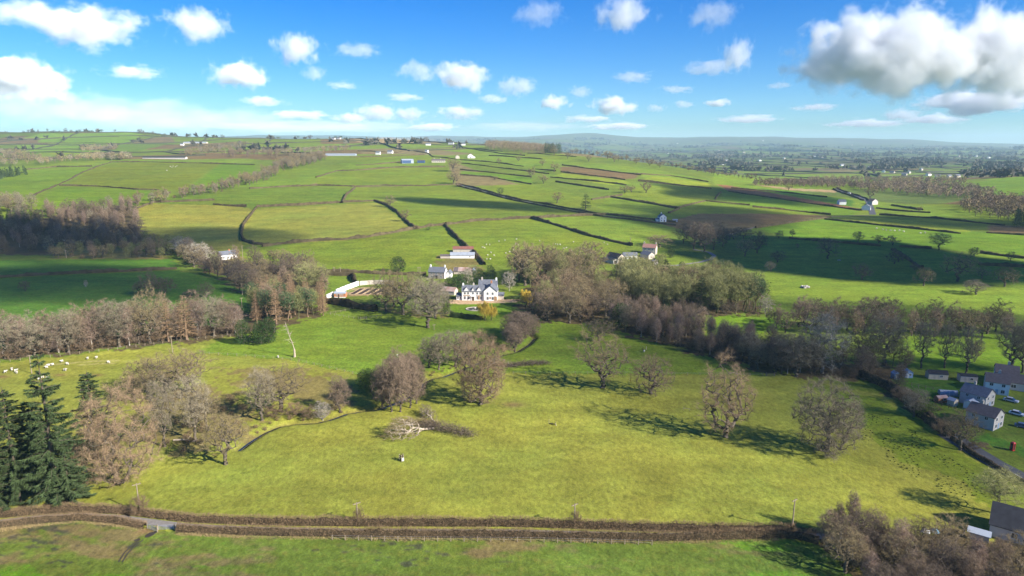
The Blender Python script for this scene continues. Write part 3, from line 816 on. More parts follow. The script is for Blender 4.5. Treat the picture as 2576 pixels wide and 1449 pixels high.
def wood_mass(pxpoly, n, spacing, kinds, hr, label, seed=0, name="distant_wood"):
    """a far wood that reads as one mass"""
    rs = random.Random(seed); rng = np.random.default_rng(seed); groups = {}
    for p in scatter(pxpoly, n, spacing, seed):
        k = rs.choices([q[0] for q in kinds], [q[1] for q in kinds])[0]; h = rs.uniform(*hr); w = h*rs.uniform(.5,.8)
        m = 120; d = unit(rng.normal(size=(m,3))); r = rng.uniform(.5,1,m)[:,None]
        if k == 'fir': t = rng.uniform(0,1,m)[:,None]; c = np.concatenate([d[:,:2]*(1-t)*w*.35, t*h],1)
        else: c = d*r*np.array([w*.5,w*.5,h*.38]) + np.array([0,0,h*.58])
        D = unit(d+rng.normal(0,.6,(m,3))); V, F = blades(c+np.array([p.x,p.y,p.z]), D, rng.uniform(1.2,2.6,m), np.full(m,.75), rng)
        st = MB().tube([(p.x,p.y,p.z-.5),(p.x,p.y,p.z+h*.6)],[.3,.15],3); groups.setdefault(k, []).append((V, F))
        sv = np.array(st.v); sf = np.array([(f[0],f[1],f[2]) for f in st.f if len(f) == 4]+[(f[0],f[2],f[3]) for f in st.f if len(f) == 4]); groups[k].append((sv, sf))
    Vs, Fs, Mi, off, mats = [], [], [], 0, []
    for gi, (k, L) in enumerate(groups.items()):
        mats.append(TW[k])
        for V, F in L: Vs.append(V); Fs.append(F+off); off += len(V); Mi.append(np.full(len(F), gi, np.int32))
    me = mesh_from(name, np.concatenate(Vs), np.concatenate(Fs), mats); me.polygons.foreach_set("material_index", np.concatenate(Mi))
    return tag(obj(name, me), label, "wood", kind='stuff')

# ------------------------------------------------------------------ hedges
HM = dict(brown=mat("hedge_twigs", (0.24,0.165,0.095), rough=0.95, island=0.4, spec=0.05), dark=mat("hedge_dark", (0.075,0.058,0.034), rough=0.95, island=0.3, var=0.5, scale=0.7, spec=0.05),
  green=mat("hedge_green", (0.05,0.075,0.022), rough=0.95, island=0.4, var=0.4, scale=0.6, spec=0.05), far=mat("hedge_far", (0.115,0.090,0.048), rough=0.95, var=0.45, scale=0.25, spec=0.05), olive=mat("hedge_olive", (0.14,0.125,0.055), rough=0.95, island=0.4, spec=0.05))
def hedge(pxs, h, w, label, group=None, m='brown', near=False, pts=None, dens=None, name="hedge", core='dark'):
    pts = pts if pts is not None else line(pxs)
    dist = math.hypot(*pts[len(pts)//2])
    step = 0.6 if near else max(1.2, dist/420)
    Pp = resample(pts, step); n = len(Pp)
    rng = np.random.default_rng(int(abs(pts[0][0])*10 + abs(pts[-1][1])))
    K = 7
    vs = []
    low = np.interp(np.arange(n), np.linspace(0, n-1, max(2, n//(6 if not near else 4))), rng.uniform(0.55 if not near else 0.82, 1.3 if not near else 1.16, max(2, n//(6 if not near else 4))))
    for i in range(n):
        d = Pp[min(i+1, n-1)] - Pp[max(i-1, 0)]; d = d/(np.linalg.norm(d)+1e-9); nn = np.array([-d[1], d[0]])
        hh = h * low[i] * rng.uniform(0.88, 1.12); ww = w * rng.uniform(0.85, 1.15) * (0.66 if near else 1)
        if near: hh *= 0.70
        for k in range(K):
            t = math.pi * k/(K-1)
            q = Pp[i] + nn * (math.cos(t)*ww*0.5*rng.uniform(0.85, 1.15))
            vs.append((q[0], q[1], max(0, math.sin(t))**0.6 * hh * rng.uniform(0.9, 1.1) - (0.3 if k in (0, K-1) else 0)))
    vs = np.array(vs); vs[:, 2] += hgt(vs[:, 0], vs[:, 1])
    fs = [(i*K+k, i*K+k+1, (i+1)*K+k+1, (i+1)*K+k) for i in range(n-1) for k in range(K-1)]
    fs += []
    F = np.array(fs)
    V = vs
    mats = [HM[core if (near or dens) else m]]
    me_mats = mats
    nb = 0
    dn = dens if dens is not None else (70 if near else 0)
    if dn:
        seg = np.linalg.norm(Pp[-1]-Pp[0]); total = (n-1)*step; nb = int(total * dn)
        i = rng.integers(0, n-1, nb); f = rng.uniform(0, 1, nb)[:, None]
        c = Pp[i]*(1-f) + Pp[i+1]*f; dd = unit(Pp[i+1]-Pp[i]); nn = np.stack([-dd[:, 1], dd[:, 0]], 1)
        t = rng.uniform(0.02, math.pi-0.02, nb)
        o2 = np.cos(t)*w*0.5*rng.uniform(0.6, 1.02, nb); zz = np.sin(t)**0.6*h*low[i]*rng.uniform(0.55, 1.0, nb)
        P0 = np.concatenate([c + nn*o2[:, None], zz[:, None]], 1); P0[:, 2] += hgt(P0[:, 0], P0[:, 1])
        D = unit(np.concatenate([nn*(np.cos(t)*0.7)[:, None], (np.sin(t)*0.9)[:, None]], 1) + rng.normal(0, 0.45, (nb, 3)))
        sc = 1.0 if near else 1.8
        Vb, Fb = blades(P0, D, rng.uniform(0.2, 0.7 if near else 0.55, nb)*sc*h/2, np.full(nb, (0.042 if near else 0.055)*sc)*rng.uniform(0.6, 1.5, nb), rng)
    me = bpy.data.meshes.new("hedge")
    if nb:
        # quads as triangles so one array holds all
        T = np.concatenate([F[:, [0, 1, 2]], F[:, [0, 2, 3]], Fb + len(V)])
        me = mesh_from("hedge", np.concatenate([V, Vb]), T, [mats[0], HM[m]])
        mi = np.zeros(len(T), np.int32); mi[2*len(F):] = 1
        me.polygons.foreach_set("material_index", mi)
    else:
        me = mesh_from("hedge", V, F, mats)
    o = obj(name, me)
    tag(o, label, "hedge", group)
    return o
# ------------------------------------------------------------------ lane, stream, roads
M_TAR = mat("asphalt", (0.085,0.085,0.09), rough=0.8, var=0.3, scale=0.8, spec=0.4)
M_LANE = mat("lane_tarmac", (0.23,0.21,0.19), rough=0.8, var=0.25, scale=1.5)
M_MUD = mat("wet_mud", (0.05,0.04,0.03), rough=0.35, var=0.3, scale=2.0, spec=0.5)
M_WATER = mat("water", (0.02,0.025,0.025), rough=0.05, spec=0.6)
M_WHITE = mat("road_paint", (0.75,0.75,0.72), rough=0.6)
M_TRACK = mat("track_earth", (0.22,0.17,0.10), rough=0.95, var=0.3, scale=0.6)
LANE = [(-80,1324),(0,1314),(100,1303),(200,1298),(290,1302),(380,1314),(475,1326),(650,1334),(900,1338),(1288,1340),(1450,1344),(1640,1349),(1800,1347),(1990,1346),(2100,1352)]
tag(sheet("lane", line(LANE), 2.3, M_LANE, 0.10), kind='structure')
w_ = sheet("stream_water", STREAM[:-2], lambda t: 0.7 + 1.5*math.exp(-((t-.40)/.05)**2), M_WATER, 0.0, 1.5)
_c = np.zeros(len(w_.data.vertices)*3, np.float32); w_.data.vertices.foreach_get("co", _c); _c = _c.reshape(-1, 3)
_b = _c.reshape(-1, 5, 3); _b[:, :, 2] = (_b[:, 2:3, 2] + 0.25); w_.data.vertices.foreach_set("co", _c.ravel())
tag(w_, kind='structure')
ROAD = line([(2380,1092),(2430,1122),(2500,1165),(2576,1205),(2700,1265),(2900,1360)])
tag(sheet("road", ROAD, 6.2, M_TAR, 0.08), kind='structure')
rp_ = resample(ROAD, 1.0)
for i in range(6, len(rp_)-6, 9):
    tag(sheet("road_marking", rp_[i:i+4], 0.14, M_WHITE, 0.10, 1.0), kind='structure')
tag(sheet("farm_drive", line([(1640,668),(1700,668),(1760,660),(1790,652),(1797,643),(1782,634),(1745,628)]), 3.2, M_LANE, 0.1), kind='structure')
tag(sheet("hill_road", line([(1146,462),(1230,484),(1300,503),(1400,522),(1500,541),(1600,551),(1700,564)]), 4.0, M_TAR, 0.12), kind='structure')
tag(sheet("valley_road", line([(2100,474),(2150,490),(2183,506),(2190,520),(2196,540)]), 7.0, M_TAR, 0.15), kind='structure')
tag(sheet("farm_track", line([(1830,592),(1901,571),(2001,556),(2089,545),(2190,541)]), 4.0, M_TRACK, 0.12), kind='structure')
tag(sheet("garden_path", line([(1605,650),(1640,655),(1655,663),(1640,668)]), 2.0, M_LANE, 0.1), kind='structure')
for k_, (pp, wd) in enumerate([([(392,1338),(376,1346),(366,1352)], lambda t: 1.7*math.sin(math.pi*min(max(t, .08), .95))**0.6), ([(352,1356),(338,1361)], lambda t: 0.8)]):
    tag(sheet("mud_patch", line(pp, maxstep=6), wd, M_MUD, 0.05, 0.5), kind='structure')
for dx in (0, 9):
    tag(sheet("wheel_rut", line([(352+dx,1358),(332+dx,1372),(312+dx,1392),(298+dx,1415)], maxstep=8), 0.28, M_MUD, 0.05, 0.8), kind='structure')

# ------------------------------------------------------------------ hedges of the place
A_BACK = [(-80,1308),(0,1300),(100,1292),(200,1287),(300,1290),(380,1299),(475,1311),(650,1318),(900,1321),(1288,1322),(1450,1327),(1640,1334),(1800,1336),(2000,1338)]
hedge(A_BACK, 2.2, 1.8, "long brown trimmed hedge on the big pasture side of the lane", "lane hedges", near=True, dens=300)
hedge([(-80,1337),(0,1326),(125,1312),(200,1306),(280,1313),(366,1327)], 1.9, 1.8, "short brown hedge between the firs and the field gate", "lane hedges", near=True, dens=300)
hedge([(447,1336),(600,1343),(900,1348),(1288,1351),(1640,1358),(1800,1355),(1965,1350)], 2.15, 1.75, "long brown trimmed hedge running away from the field gate", "lane hedges", near=True, dens=300)
def vergegrass():
    rng = np.random.default_rng(3)
    m = mat("dry_grass", (0.36,0.27,0.13), island=0.35, spec=0.05)
    Vs, Fs, off = [], [], 0
    for pxs in ([(-60,1340),(125,1319),(200,1312),(280,1319),(362,1334)], [(450,1343),(600,1350),(900,1355),(1288,1358),(1640,1365),(1800,1362),(1960,1357)]):
        pp = resample(line(pxs), 0.5); n = len(pp)*46
        i = rng.integers(0, len(pp)-1, n)
        c = pp[i] + rng.normal(0, 0.38, (n, 2))
        P0 = np.concatenate([c, hgt(c[:, 0], c[:, 1])[:, None]], 1)
        D = unit(np.concatenate([rng.normal(0, 0.5, (n, 2)), np.ones((n, 1))], 1))
        patch = 0.6 + 0.6*np.sin(i*0.11)*np.sin(i*0.037+1)
        V, F = blades(P0, D, rng.uniform(0.2, 0.75, n)*np.clip(patch, .3, 1.2), np.full(n, 0.07), rng, 0.1)
        Vs.append(V); Fs.append(F+off); off += len(V)
    o = obj("dry_grass", mesh_from("dry_grass", np.concatenate(Vs), np.concatenate(Fs), [m]))
    tag(o, "straw-coloured tall grass along the foot of the lane hedge", "grass", kind='stuff')
vergegrass()

HEDGES = [
 ("mid field hedge", 2.6, 2.2, [
  ([(646,521),(760,517),(859,510),(942,506),(975,516)], "brown hedge between the two sunlit fields above the stone cottage"),
  ([(942,506),(975,518),(1000,535),(1030,565),(1045,574)], "dark hedge running downhill past two oaks"),
  ([(660,621),(700,615),(800,606),(868,603),(920,598),(980,588),(1040,577),(1095,568),(1120,567)], "ragged brown hedge climbing towards the three-field corner"),
  ([(1122,566),(1200,556),(1340,549),(1460,543),(1530,540)], "long hedge from the three-field corner to the hill road"),
  ([(1120,567),(1140,590),(1170,620),(1190,635),(1205,650),(1218,667)], "steep dark hedge running down to the barns"),
  ([(1335,549),(1400,567),(1475,592),(1540,608),(1590,619)], "dark hedge running down to the red-roofed farm"),
  ([(345,525),(385,510),(440,508),(540,504)], "low hedge along the top of the shaded field"),
  ([(537,515),(570,518),(619,521)], "short thick hedge with a dead tree stub"),
  ([(646,521),(635,535),(612,565),(606,590),(612,606),(640,615),(680,617)], "thick bushy curved hedge with a shadowed side"),
  ([(860,511),(872,490),(893,473)], "bushy hedge linking two field corners"),
 ]),
 ("hill hedge", 2.0, 2.0, [
  ([(885,470),(960,467),(1070,468),(1140,464)], "hedge below the yellow-green hill field"),
  ([(628,475),(720,470),(800,467),(885,469)], "broken line of bushes along the hill field"),
  ([(150,467),(250,469),(340,477),(400,478)], "dark straight hedge below the striped field"),
  ([(67,427),(140,420),(231,419)], "dark hedge above the bright green slope"),
  ([(86,492),(115,478),(142,467)], "bushy bank beside the bright green slope"),
  ([(145,466),(215,431),(280,408)], "grassy bank hedge edging the striped field"),
  ([(280,408),(380,408),(500,411),(640,415)], "thin hedge along the top of the striped field"),
  ([(795,447),(845,431),(895,429),(996,421),(1120,419)], "hedge above the yellow-green hill field"),
  ([(895,416),(940,414),(1009,408)], "double hedge below the blue barn"),
  ([(1155,463),(1230,483),(1300,501),(1400,519),(1500,538),(1600,548),(1700,560)], "upper dark hedge of the hill road"),
  ([(1150,468),(1230,488),(1300,506),(1400,525),(1500,543),(1600,555),(1700,568)], "lower dark hedge of the hill road"),
  ([(1157,402),(1244,409),(1317,419)], None), ([(1160,411),(1230,419),(1381,438)], None), ([(1158,427),(1230,434),(1337,446)], None), ([(1158,441),(1234,446),(1336,464)], None),
  ([(1347,426),(1398,431)], None), ([(1384,446),(1521,459),(1575,466)], None), ([(1398,458),(1531,478)], None), ([(1414,416),(1612,441)], None), ([(1411,433),(1498,443),(1572,453)], None),
  ([(1080,374),(1167,372),(1264,381)], None), ([(1167,373),(1250,385),(1320,392)], None), ([(1327,386),(1384,390),(1450,395)], None), ([(1230,392),(1297,396),(1364,401)], None), ([(1488,503),(1530,497),(1565,491)], None),
  ([(1535,496),(1600,507),(1654,516),(1700,525)], None), ([(1605,453),(1654,459),(1700,466)], None), ([(1590,438),(1686,442),(1782,458)], None), ([(1605,456),(1700,466),(1790,475)], None), ([(1590,505),(1650,514),(1709,523),(1774,506),(1886,517)], None),
  ([(1682,537),(1709,525)], None), ([(1799,502),(1803,494),(1813,484)], None), ([(880,396),(960,394),(1070,390)], None), ([(1040,380),(1075,385),(1090,395),(1150,402)], None), ([(1150,358),(1260,368)], None), ([(900,380),(1000,384),(1070,376)], None),
  ([(700,392),(800,388),(900,383)], None), ([(640,370),(760,372),(880,370)], None), ([(470,392),(560,382),(640,376)], None), ([(60,361),(200,360),(330,362)], None), ([(170,345),(240,344),(300,344)], None), ([(40,362),(120,362)], None), ([(0,397),(90,396)], None),
 ]),
 ("valley hedge", 2.0, 2.2, [
  ([(1893,521),(1974,528),(2089,541)], "dark hedge between the brown field and the bright green strip"),
  ([(1901,574),(2001,559),(2089,547)], "low hedge along the farm track"),
  ([(2074,552),(2212,567),(2320,578),(2416,588)], "hedge across the bright green valley field"),
  ([(1832,482),(1900,492),(2020,510),(2166,530)], "hedge under the long red ploughed strip"),
  ([(2106,474),(2181,500),(2192,512)], "black hedge on the far side of the valley road"), ([(2096,476),(2172,505)], "black hedge on the near side of the valley road"),
  ([(2212,541),(2358,550),(2527,568)], "long dark hedge by the white roadside cottage"), ([(2243,517),(2320,529)], "short dark hedge above the valley lane"), ([(2205,524),(2260,531),(2340,536)], "low hedge behind the white roadside cottage"),
  ([(2262,621),(2343,626)], "dark hedge between park oaks"), ([(2462,667),(2576,673)], "dark hedge in the shaded park"), ([(2466,637),(2576,651)], "hedge edging the bright field by the park"),
  ([(2243,628),(2268,643),(2293,659),(2320,677)], "overgrown wall line crossing the shaded park"), ([(1985,600),(2100,610),(2215,620)], "low hedge along the top of the park"),
  ([(2481,586),(2576,592)], "hedge beside the brown valley field"), ([(1840,474),(1960,483),(2080,497)], "thin hedge above the red ploughed strip"),
  ([(0,698),(150,690),(300,684),(445,677)], "dark low hedge between the two shaded green fields"), ([(765,683),(900,686),(960,690),(1072,693)], "hedge along the upper side of the cottage lane"), ([(765,691),(885,694)], "hedge along the lower side of the cottage lane"),
 ])]
for grp, h_, w_h, lst in HEDGES:
    for pxs, lab in lst:
        hedge(pxs, h_, w_h, lab or "thin dark field hedge among the strip fields of the far hill", grp + "s" if lab is None else grp + "s, told apart", m='far', dens=7 if grp == "mid field hedge" else 0, core='far')
hedge([(822,763),(860,768),(890,775),(947,784)], 3.2, 2.8, "thick dark purple-brown hedge below the walled garden", m='dark', dens=16)
hedge([(1133,797),(1170,801),(1214,805)], 2.4, 2.2, "dark clipped hedge at the foot of the manor lawn", m='green', dens=20, core='green')
hedge([(1262,752),(1290,752),(1325,751)], 1.8, 2.4, "dark clipped hedge beside the manor gravel", m='green', dens=20, core='green')
hedge([(885,693),(890,702),(893,712)], 3.0, 2.5, "short dark hedge meeting the garden wall corner", m='dark', dens=16)
hedge([(2165,947),(2215,968),(2255,990),(2300,1030),(2345,1068),(2390,1100)], 2.6, 3.0, "scrubby hedge along the pasture below the cottage gardens", m='brown', dens=40)
hedge([(2395,1105),(2450,1145),(2520,1185),(2600,1230)], 1.4, 1.4, "low hedge between the pasture and the tarmac road", m='brown', dens=40)
hedge([(1960,1348),(2010,1352),(2060,1365)], 1.8, 3.0, "dark scrub where the lane meets the thicket", m='brown', near=True)
# ------------------------------------------------------------------ the single trees of the park and fields
T = tree
T('lime',1825,1100,186,142,"tall oval bare tree with pale trunk casting a long shadow on the pasture")
T('silver',2082,1136,162,178,"wide pale-grey bare tree on the pasture beside the tussocks")
T('oak',1516,976,126,146,"broad bare olive-brown oak with wide oval shadow")
T('oak',1507,858,52,80,"small bare oak directly behind the broad olive-brown oak")
T('lime',1637,991,103,108,"stout bare tree with forked dark trunk between the broad oak and tall oval tree")
T('beech',1210,1016,168,140,"tall skirted bare lime tree beside the fallen tree")
T('beech',295,1216,196,172,"large dense bare beech beside the dark firs")
T('oak',568,1168,132,118,"small spreading bare oak standing at the clump's open edge")
T('fir',148,1260,326,128,"tallest dark fir with layered branches and open top")
T('fir',50,1264,262,110,"dark fir at the lane beside the tallest fir")
T('fir',-8,1275,200,120,"dark fir standing outermost of the firs behind the lane hedge")
T('fir',246,1150,206,92,"dark fir rising behind the large bare beech")
T('fir',95,1240,205,110,"blue-green fir squeezed between two bigger firs")
T('fir',178,1262,110,80,"low young fir under the tallest fir")
T('ash',415,1124,160,75,"white-trunked bare tree in the stream clump", "white-trunked trees of the stream clump")
T('ash',492,1106,156,85,"white-trunked bare tree in the stream clump", "white-trunked trees of the stream clump")
T('oak',418,1010,112,130,"spreading bare oak at the back of the stream clump", "oaks of the stream clump")
T('oak',473,985,106,130,"spreading bare oak at the back of the stream clump", "oaks of the stream clump")
T('oak',371,985,88,100,"spreading bare oak at the back of the stream clump", "oaks of the stream clump")
T('oak',340,1010,80,80,"spreading bare oak at the back of the stream clump", "oaks of the stream clump")
T('oak',520,1080,110,80,"spreading bare oak at the back of the stream clump", "oaks of the stream clump")
T('ash',659,1058,126,78,"pale-trunked bare ash at the stream bend")
T('oak',708,1036,108,132,"rounded bare oak above the stream bend")
T('alder',855,1036,92,58,"slim brown alder on the stream bank")
T('pale',812,1058,46,44,"small pale grey sallow at the stream edge")
T('shrub',690,1050,36,60,"brown shrub under the rounded oak by the stream", "shrubs under the stream oaks")
T('shrub',745,1045,34,60,"brown shrub under the rounded oak by the stream", "shrubs under the stream oaks")
T('shrub',780,1052,34,50,"brown shrub under the rounded oak by the stream", "shrubs under the stream oaks")
for x, y, h in ((962,1030,110),(985,1036,125),(1008,1036,140),(1032,1026,120),(1048,1015,110),(1000,1005,125),(1025,992,110),(975,1008,100),(1040,985,95)):
    T('alder',x,y,h,58,"purplish-brown alder in the tight clump beside the blue pool", "alders beside the pool")
T('holly',935,985,60,66,"dark green ivy-covered thicket beside the purplish alders")
T('yew',925,970,44,50,"dark evergreen bush behind the ivy-covered thicket")
T('ash',1105,930,90,64,"grey bare tree on the upper stream", "grey trees on the upper stream"); T('ash',1147,923,92,80,"grey bare tree on the upper stream", "grey trees on the upper stream"); T('ash',1080,925,75,60,"grey bare tree on the upper stream", "grey trees on the upper stream"); T('alder',1178,918,84,50,"brown alder behind the skirted lime")
for x, y, h, w in ((1306,862,78,70),(1295,885,70,50),(1322,850,66,50),(1285,872,64,46),(1340,846,55,44),(1300,840,60,50),(1280,850,60,50)):
    T('alder',x,y,h,w,"brown alder of the small group below the manor lawn", "alders below the manor lawn")
T('yew',613,866,66,40,"dark conical yew, the smaller of a pair on the grass", ); T('yew',657,866,62,52,"dark broad yew, the larger of a pair on the grass"); T('yew',676,862,68,50,"dark yew merged behind the larger yew")
# the treeline below the shaded fields
TL = [('ash',12,905,105,62),('alder',48,900,78,50),('ash',88,898,88,66),('alder',122,893,80,48),('birch',148,890,84,42),('ash',172,890,108,74),('alder',205,884,92,52),('birch',232,880,88,38),('alder',258,876,96,54),('ash',302,876,118,80),('birch',326,872,104,38),('alder',350,868,96,48),('oak',378,866,124,84),('larch',424,862,104,44),('alder',400,862,80,44),('larch',470,858,112,62),('alder',445,858,76,44),('birch',500,852,96,44),('ash',540,848,98,78),('alder',572,845,86,56),('birch',592,842,80,44),('larch',456,856,100,40),('alder',70,896,70,44),('alder',280,874,76,44)]
for k, x, y, h, w in TL:
    T(k,x,y-3,h,w,{'ash':"pale bare ash in the treeline below the shaded fields",'alder':"brown bare alder in the treeline below the shaded fields",'birch':"thin bare birch in the treeline below the shaded fields",'larch':"orange-brown leafless larch in the treeline below the shaded fields",'oak':"tall grey oak rising above the treeline"}[k], "treeline " + NAMES[k] + "s")
for i in range(46):
    x = -10 + i*13.4; y = 905 - 0.108*x + random.uniform(-6, 2) + (6 if x < 60 else 0)
    T('shrub',x,y-4,random.uniform(22,36),random.uniform(34,52),"brown twiggy shrub along the fence of the treeline", "treeline shrubs")
for i in range(20):
    x = -10 + i*30; y = 885 - 0.1*x + random.uniform(-14, -6)
    k = random.choice(['alder','ash','alder','birch']); T(k,x,y,random.uniform(70,95),None,"bare " + KN[k] + " in the second row of the treeline", "second row of the treeline, " + k)
wood([(628,795),(645,812),(700,816),(760,802),(818,796),(812,775),(720,768),(640,772)], 36, 4.2, [('larch',4),('pine',1.6),('alder',1.5),('mossy',1)], (14,19), {'larch':"orange-brown leafless larch in the plantation corner",'pine':"green pine among the leafless larches",'mossy':"mossy bare tree among the leafless larches",'alder':"bare brown tree among the leafless larches"}, "larch plantation", 3, 0)
# wood below the white cottage and along the lane
wood([(445,655),(540,700),(620,742),(820,738),(800,690),(700,668),(620,665),(560,655),(480,640)], 64, 6.5, [('dark',3),('alder',3),('oak',2),('shrub',2.5),('mossy',1)], (10,15), {'*':"bare {k} in the wood below the white cottage",'shrub':"brown shrub in the wood below the white cottage"}, "wood below the white cottage", 4)
for x, y, h in ((470,640,40),(500,652,44),(512,660,40),(455,632,38),(1002,685,1)):
    if h > 5: T('pale',x,y,h,56,"pale grey bare tree leaning over the wood edge by the white cottage", "pale trees by the white cottage")
T('oak',668,742,62,80,"dark round oak at the foot of the cottage wood"); T('mossy',770,738,80,60,"mossy tall tree at the end of the cottage wood"); T('mossy',800,735,74,60,"greenish bare tree beside the walled garden")
# shaded field trees
T('dark',382,745,62,50,"half-dead bare tree with bleached trunk in the shaded field"); T('dark',355,742,36,40,"dark bushy tree beside the half-dead tree", "bushy trees by the half-dead tree"); T('dark',415,742,44,50,"dark bushy tree beside the half-dead tree", "bushy trees by the half-dead tree"); T('pale',217,722,18,12,"tiny pale sapling in the shaded field"); T('dark',64,733,28,26,"lone dark bush-like tree in the shaded field")
T('dark',520,748,36,42,"low bare thorn at the edge of the shaded field", "thorns of the shaded field"); T('dark',480,746,18,44,"low bare thorn at the edge of the shaded field", "thorns of the shaded field")
# hillside wood
wood([(0,565),(110,535),(200,527),(335,520),(345,560),(380,600),(300,618),(150,636),(0,640),(-120,640),(-120,580)], 150, 6.5, [('alder',4),('dark',3),('birch',2),('ash',1)], (11,16), {'*':"bare {k} in the shaded wood on the slope"}, "hillside wood", 5, 1)
wood([(-60,588),(0,590),(112,586),(112,566),(60,556),(-60,560)], 34, 5, [('fir',1)], (12,16), {'*':"dark conifer in the shaded hillside wood"}, "hillside wood", 6, 1)
wood([(-60,540),(80,538),(82,520),(0,512),(-60,515)], 16, 8, [('ash',1),('oak',1)], (14,18), {'*':"big bare {k} at the upper edge of the hillside wood"}, "hillside wood edge", 7, 1)
wood([(130,652),(440,650),(470,640),(440,625),(380,610),(300,625),(200,642),(130,644)], 46, 6, [('oak',2),('mossy',2),('alder',2),('shrub',2)], (8,13), {'*':"bare {k} in the belt above the shaded green fields",'shrub':"shrub in the belt above the shaded green fields"}, "belt above the shaded fields", 8, 1)
# gully wood
wood([(345,530),(330,515),(420,500),(500,485),(560,472),(610,455),(660,440),(700,415),(750,400),(810,392),(820,402),(780,415),(720,432),(670,455),(610,472),(540,488),(440,502)], 175, 7.5, [('oak',3),('ash',2),('alder',2),('shrub',1)], (11,16), {'*':"bare {k} in the long gully wood",'shrub':"shrub in the long gully wood"}, "gully wood", 9, 2)
wood([(555,398),(640,396),(700,400),(700,390),(640,384),(565,386)], 46, 11, [('oak',1),('alder',1)], (11,15), {'*':"bare {k} in the square copse above the gully"}, "copse above the gully", 10, 2)
# garden of the manor
T('oak',971,786,100,80,"tall bare tree with white-based trunk below the walled garden", "garden trees below the walled garden"); T('oak',1014,792,108,92,"tall bare tree with white-based trunk below the walled garden", "garden trees below the walled garden"); T('mossy',1045,780,92,70,"mossy bare tree behind the weeping tree"); T('ash',1077,824,124,108,"great pale weeping tree with bleached limbs beside the manor lawn"); T('ash',1095,800,100,80,"pale tree behind the great weeping tree"); T('oak',990,770,80,70,"bare tree behind the white-based trunks"); T('yew',1120,790,52,26,"dark ivy-clad stump beside the great weeping tree")
T('willow',1220,806,50,34,"yellow weeping willow by the oval pond"); T('willow',1236,806,40,28,"small olive willow beside the yellow willow by the pond"); T('willow',1325,772,46,32,"golden willow beside the manor drive")
T('pale',1281,732,52,34,"slender white bare tree on the manor's sunny lawn"); T('pale',1176,720,44,30,"slender white bare tree behind the manor roof")
for x, y, h, w, k, lab in ((1152,735,46,36,'yew',"dark yew shading the manor's end wall"),(1165,722,40,36,'yew',"dark yew behind the manor's gables"),(1205,715,40,34,'yew',"dark evergreen behind the manor chimneys"),(1235,716,50,28,'yew',"tall dark evergreen beside the golden conifer"),(1252,716,36,20,'holly',"golden-green conifer beside the tall evergreen"),(1190,706,40,40,'mossy',"mossy bare tree above the manor roof"),(1135,725,30,36,'yew',"low dark shrubbery by the manor outhouse")):
    T(k,x,y,h,w,lab)
wood([(1300,700),(1340,690),(1480,690),(1500,712),(1400,722),(1310,722)], 22, 7, [('oak',2),('mossy',2),('dark',1)], (15,22), {'*':"tall bare {k} in the wood behind the manor"}, "wood behind the manor", 11, 1)
T('oak',1485,684,84,84,"large rounded bare tree at the field edge behind the manor"); T('oak',1321,718,118,92,"largest bare beech with pale trunk behind the manor"); T('oak',1378,706,98,76,"tall bare tree beside the pale-trunked beech"); T('yew',1395,700,34,26,"dark yew under the tall bare trees behind the manor")
wood([(1345,800),(1380,812),(1440,815),(1520,808),(1545,770),(1500,735),(1420,735),(1360,755)], 38, 6.5, [('oak',3),('lime',2),('mossy',1),('dark',1)], (12,18), {'*':"bare {k} in the grove between the manor and the birch belt"}, "grove beside the manor", 12, 1)
wood([(1345,740),(1345,795),(1380,800),(1500,800),(1500,740)], 20, 6, [('shrub',2),('holly',1)], (9,13), {'shrub':"brown undergrowth shrub in the grove beside the manor",'holly':"green bush in the grove beside the manor"}, "grove undergrowth", 13, 1)
# mossy wood and birch belt
wood([(1560,752),(1600,772),(1700,788),(1800,794),(1900,790),(1915,770),(1800,745),(1650,728),(1560,722)], 62, 6.2, [('mossy',7),('fir',0.7),('oak',1.3)], (17,23), {'mossy':"tall mossy green-grey tree in the narrow wood",'fir':"dark conifer in the narrow mossy wood",'oak':"bare oak in the narrow mossy wood"}, "narrow mossy wood", 14, 1)
for x, y, h in ((1885,786,92),(1900,786,98),(1912,784,86),(1870,786,84)): T('pine',x,y,h,38,"tall dark green pine at the end of the mossy wood", "pines of the mossy wood")
wood([(1560,795),(1700,800),(1910,800),(1905,786),(1700,786),(1570,772)], 30, 5, [('shrub',3),('dark',1)], (6,9), {'shrub':"dark undergrowth shrub along the mossy wood",'dark':"small dark tree along the mossy wood"}, "mossy wood edge", 15, 1)
wood([(1535,822),(1620,852),(1700,874),(1800,902),(1900,928),(2000,944),(2080,948),(2060,915),(1900,880),(1750,838),(1640,805),(1550,785)], 165, 3.8, [('birch',4),('alder',4),('shrub',5),('dark',2),('ash',1),('yew',0.35)], (9,14), {'birch':"purplish leafless birch in the belt along the pasture",'alder':"brown bare alder in the belt along the pasture",'shrub':"dark shrub in the belt along the pasture",'dark':"dark bare tree in the belt along the pasture",'ash':"pale bare ash in the belt along the pasture",'yew':"dark evergreen in the birch belt along the pasture"}, "birch belt", 16, 0)
T('dark',1937,810,34,28,"small reddish-leaved tree at the corner of the hidden meadow"); T('pale',1925,790,46,40,"pale tree at the end of the mossy wood")
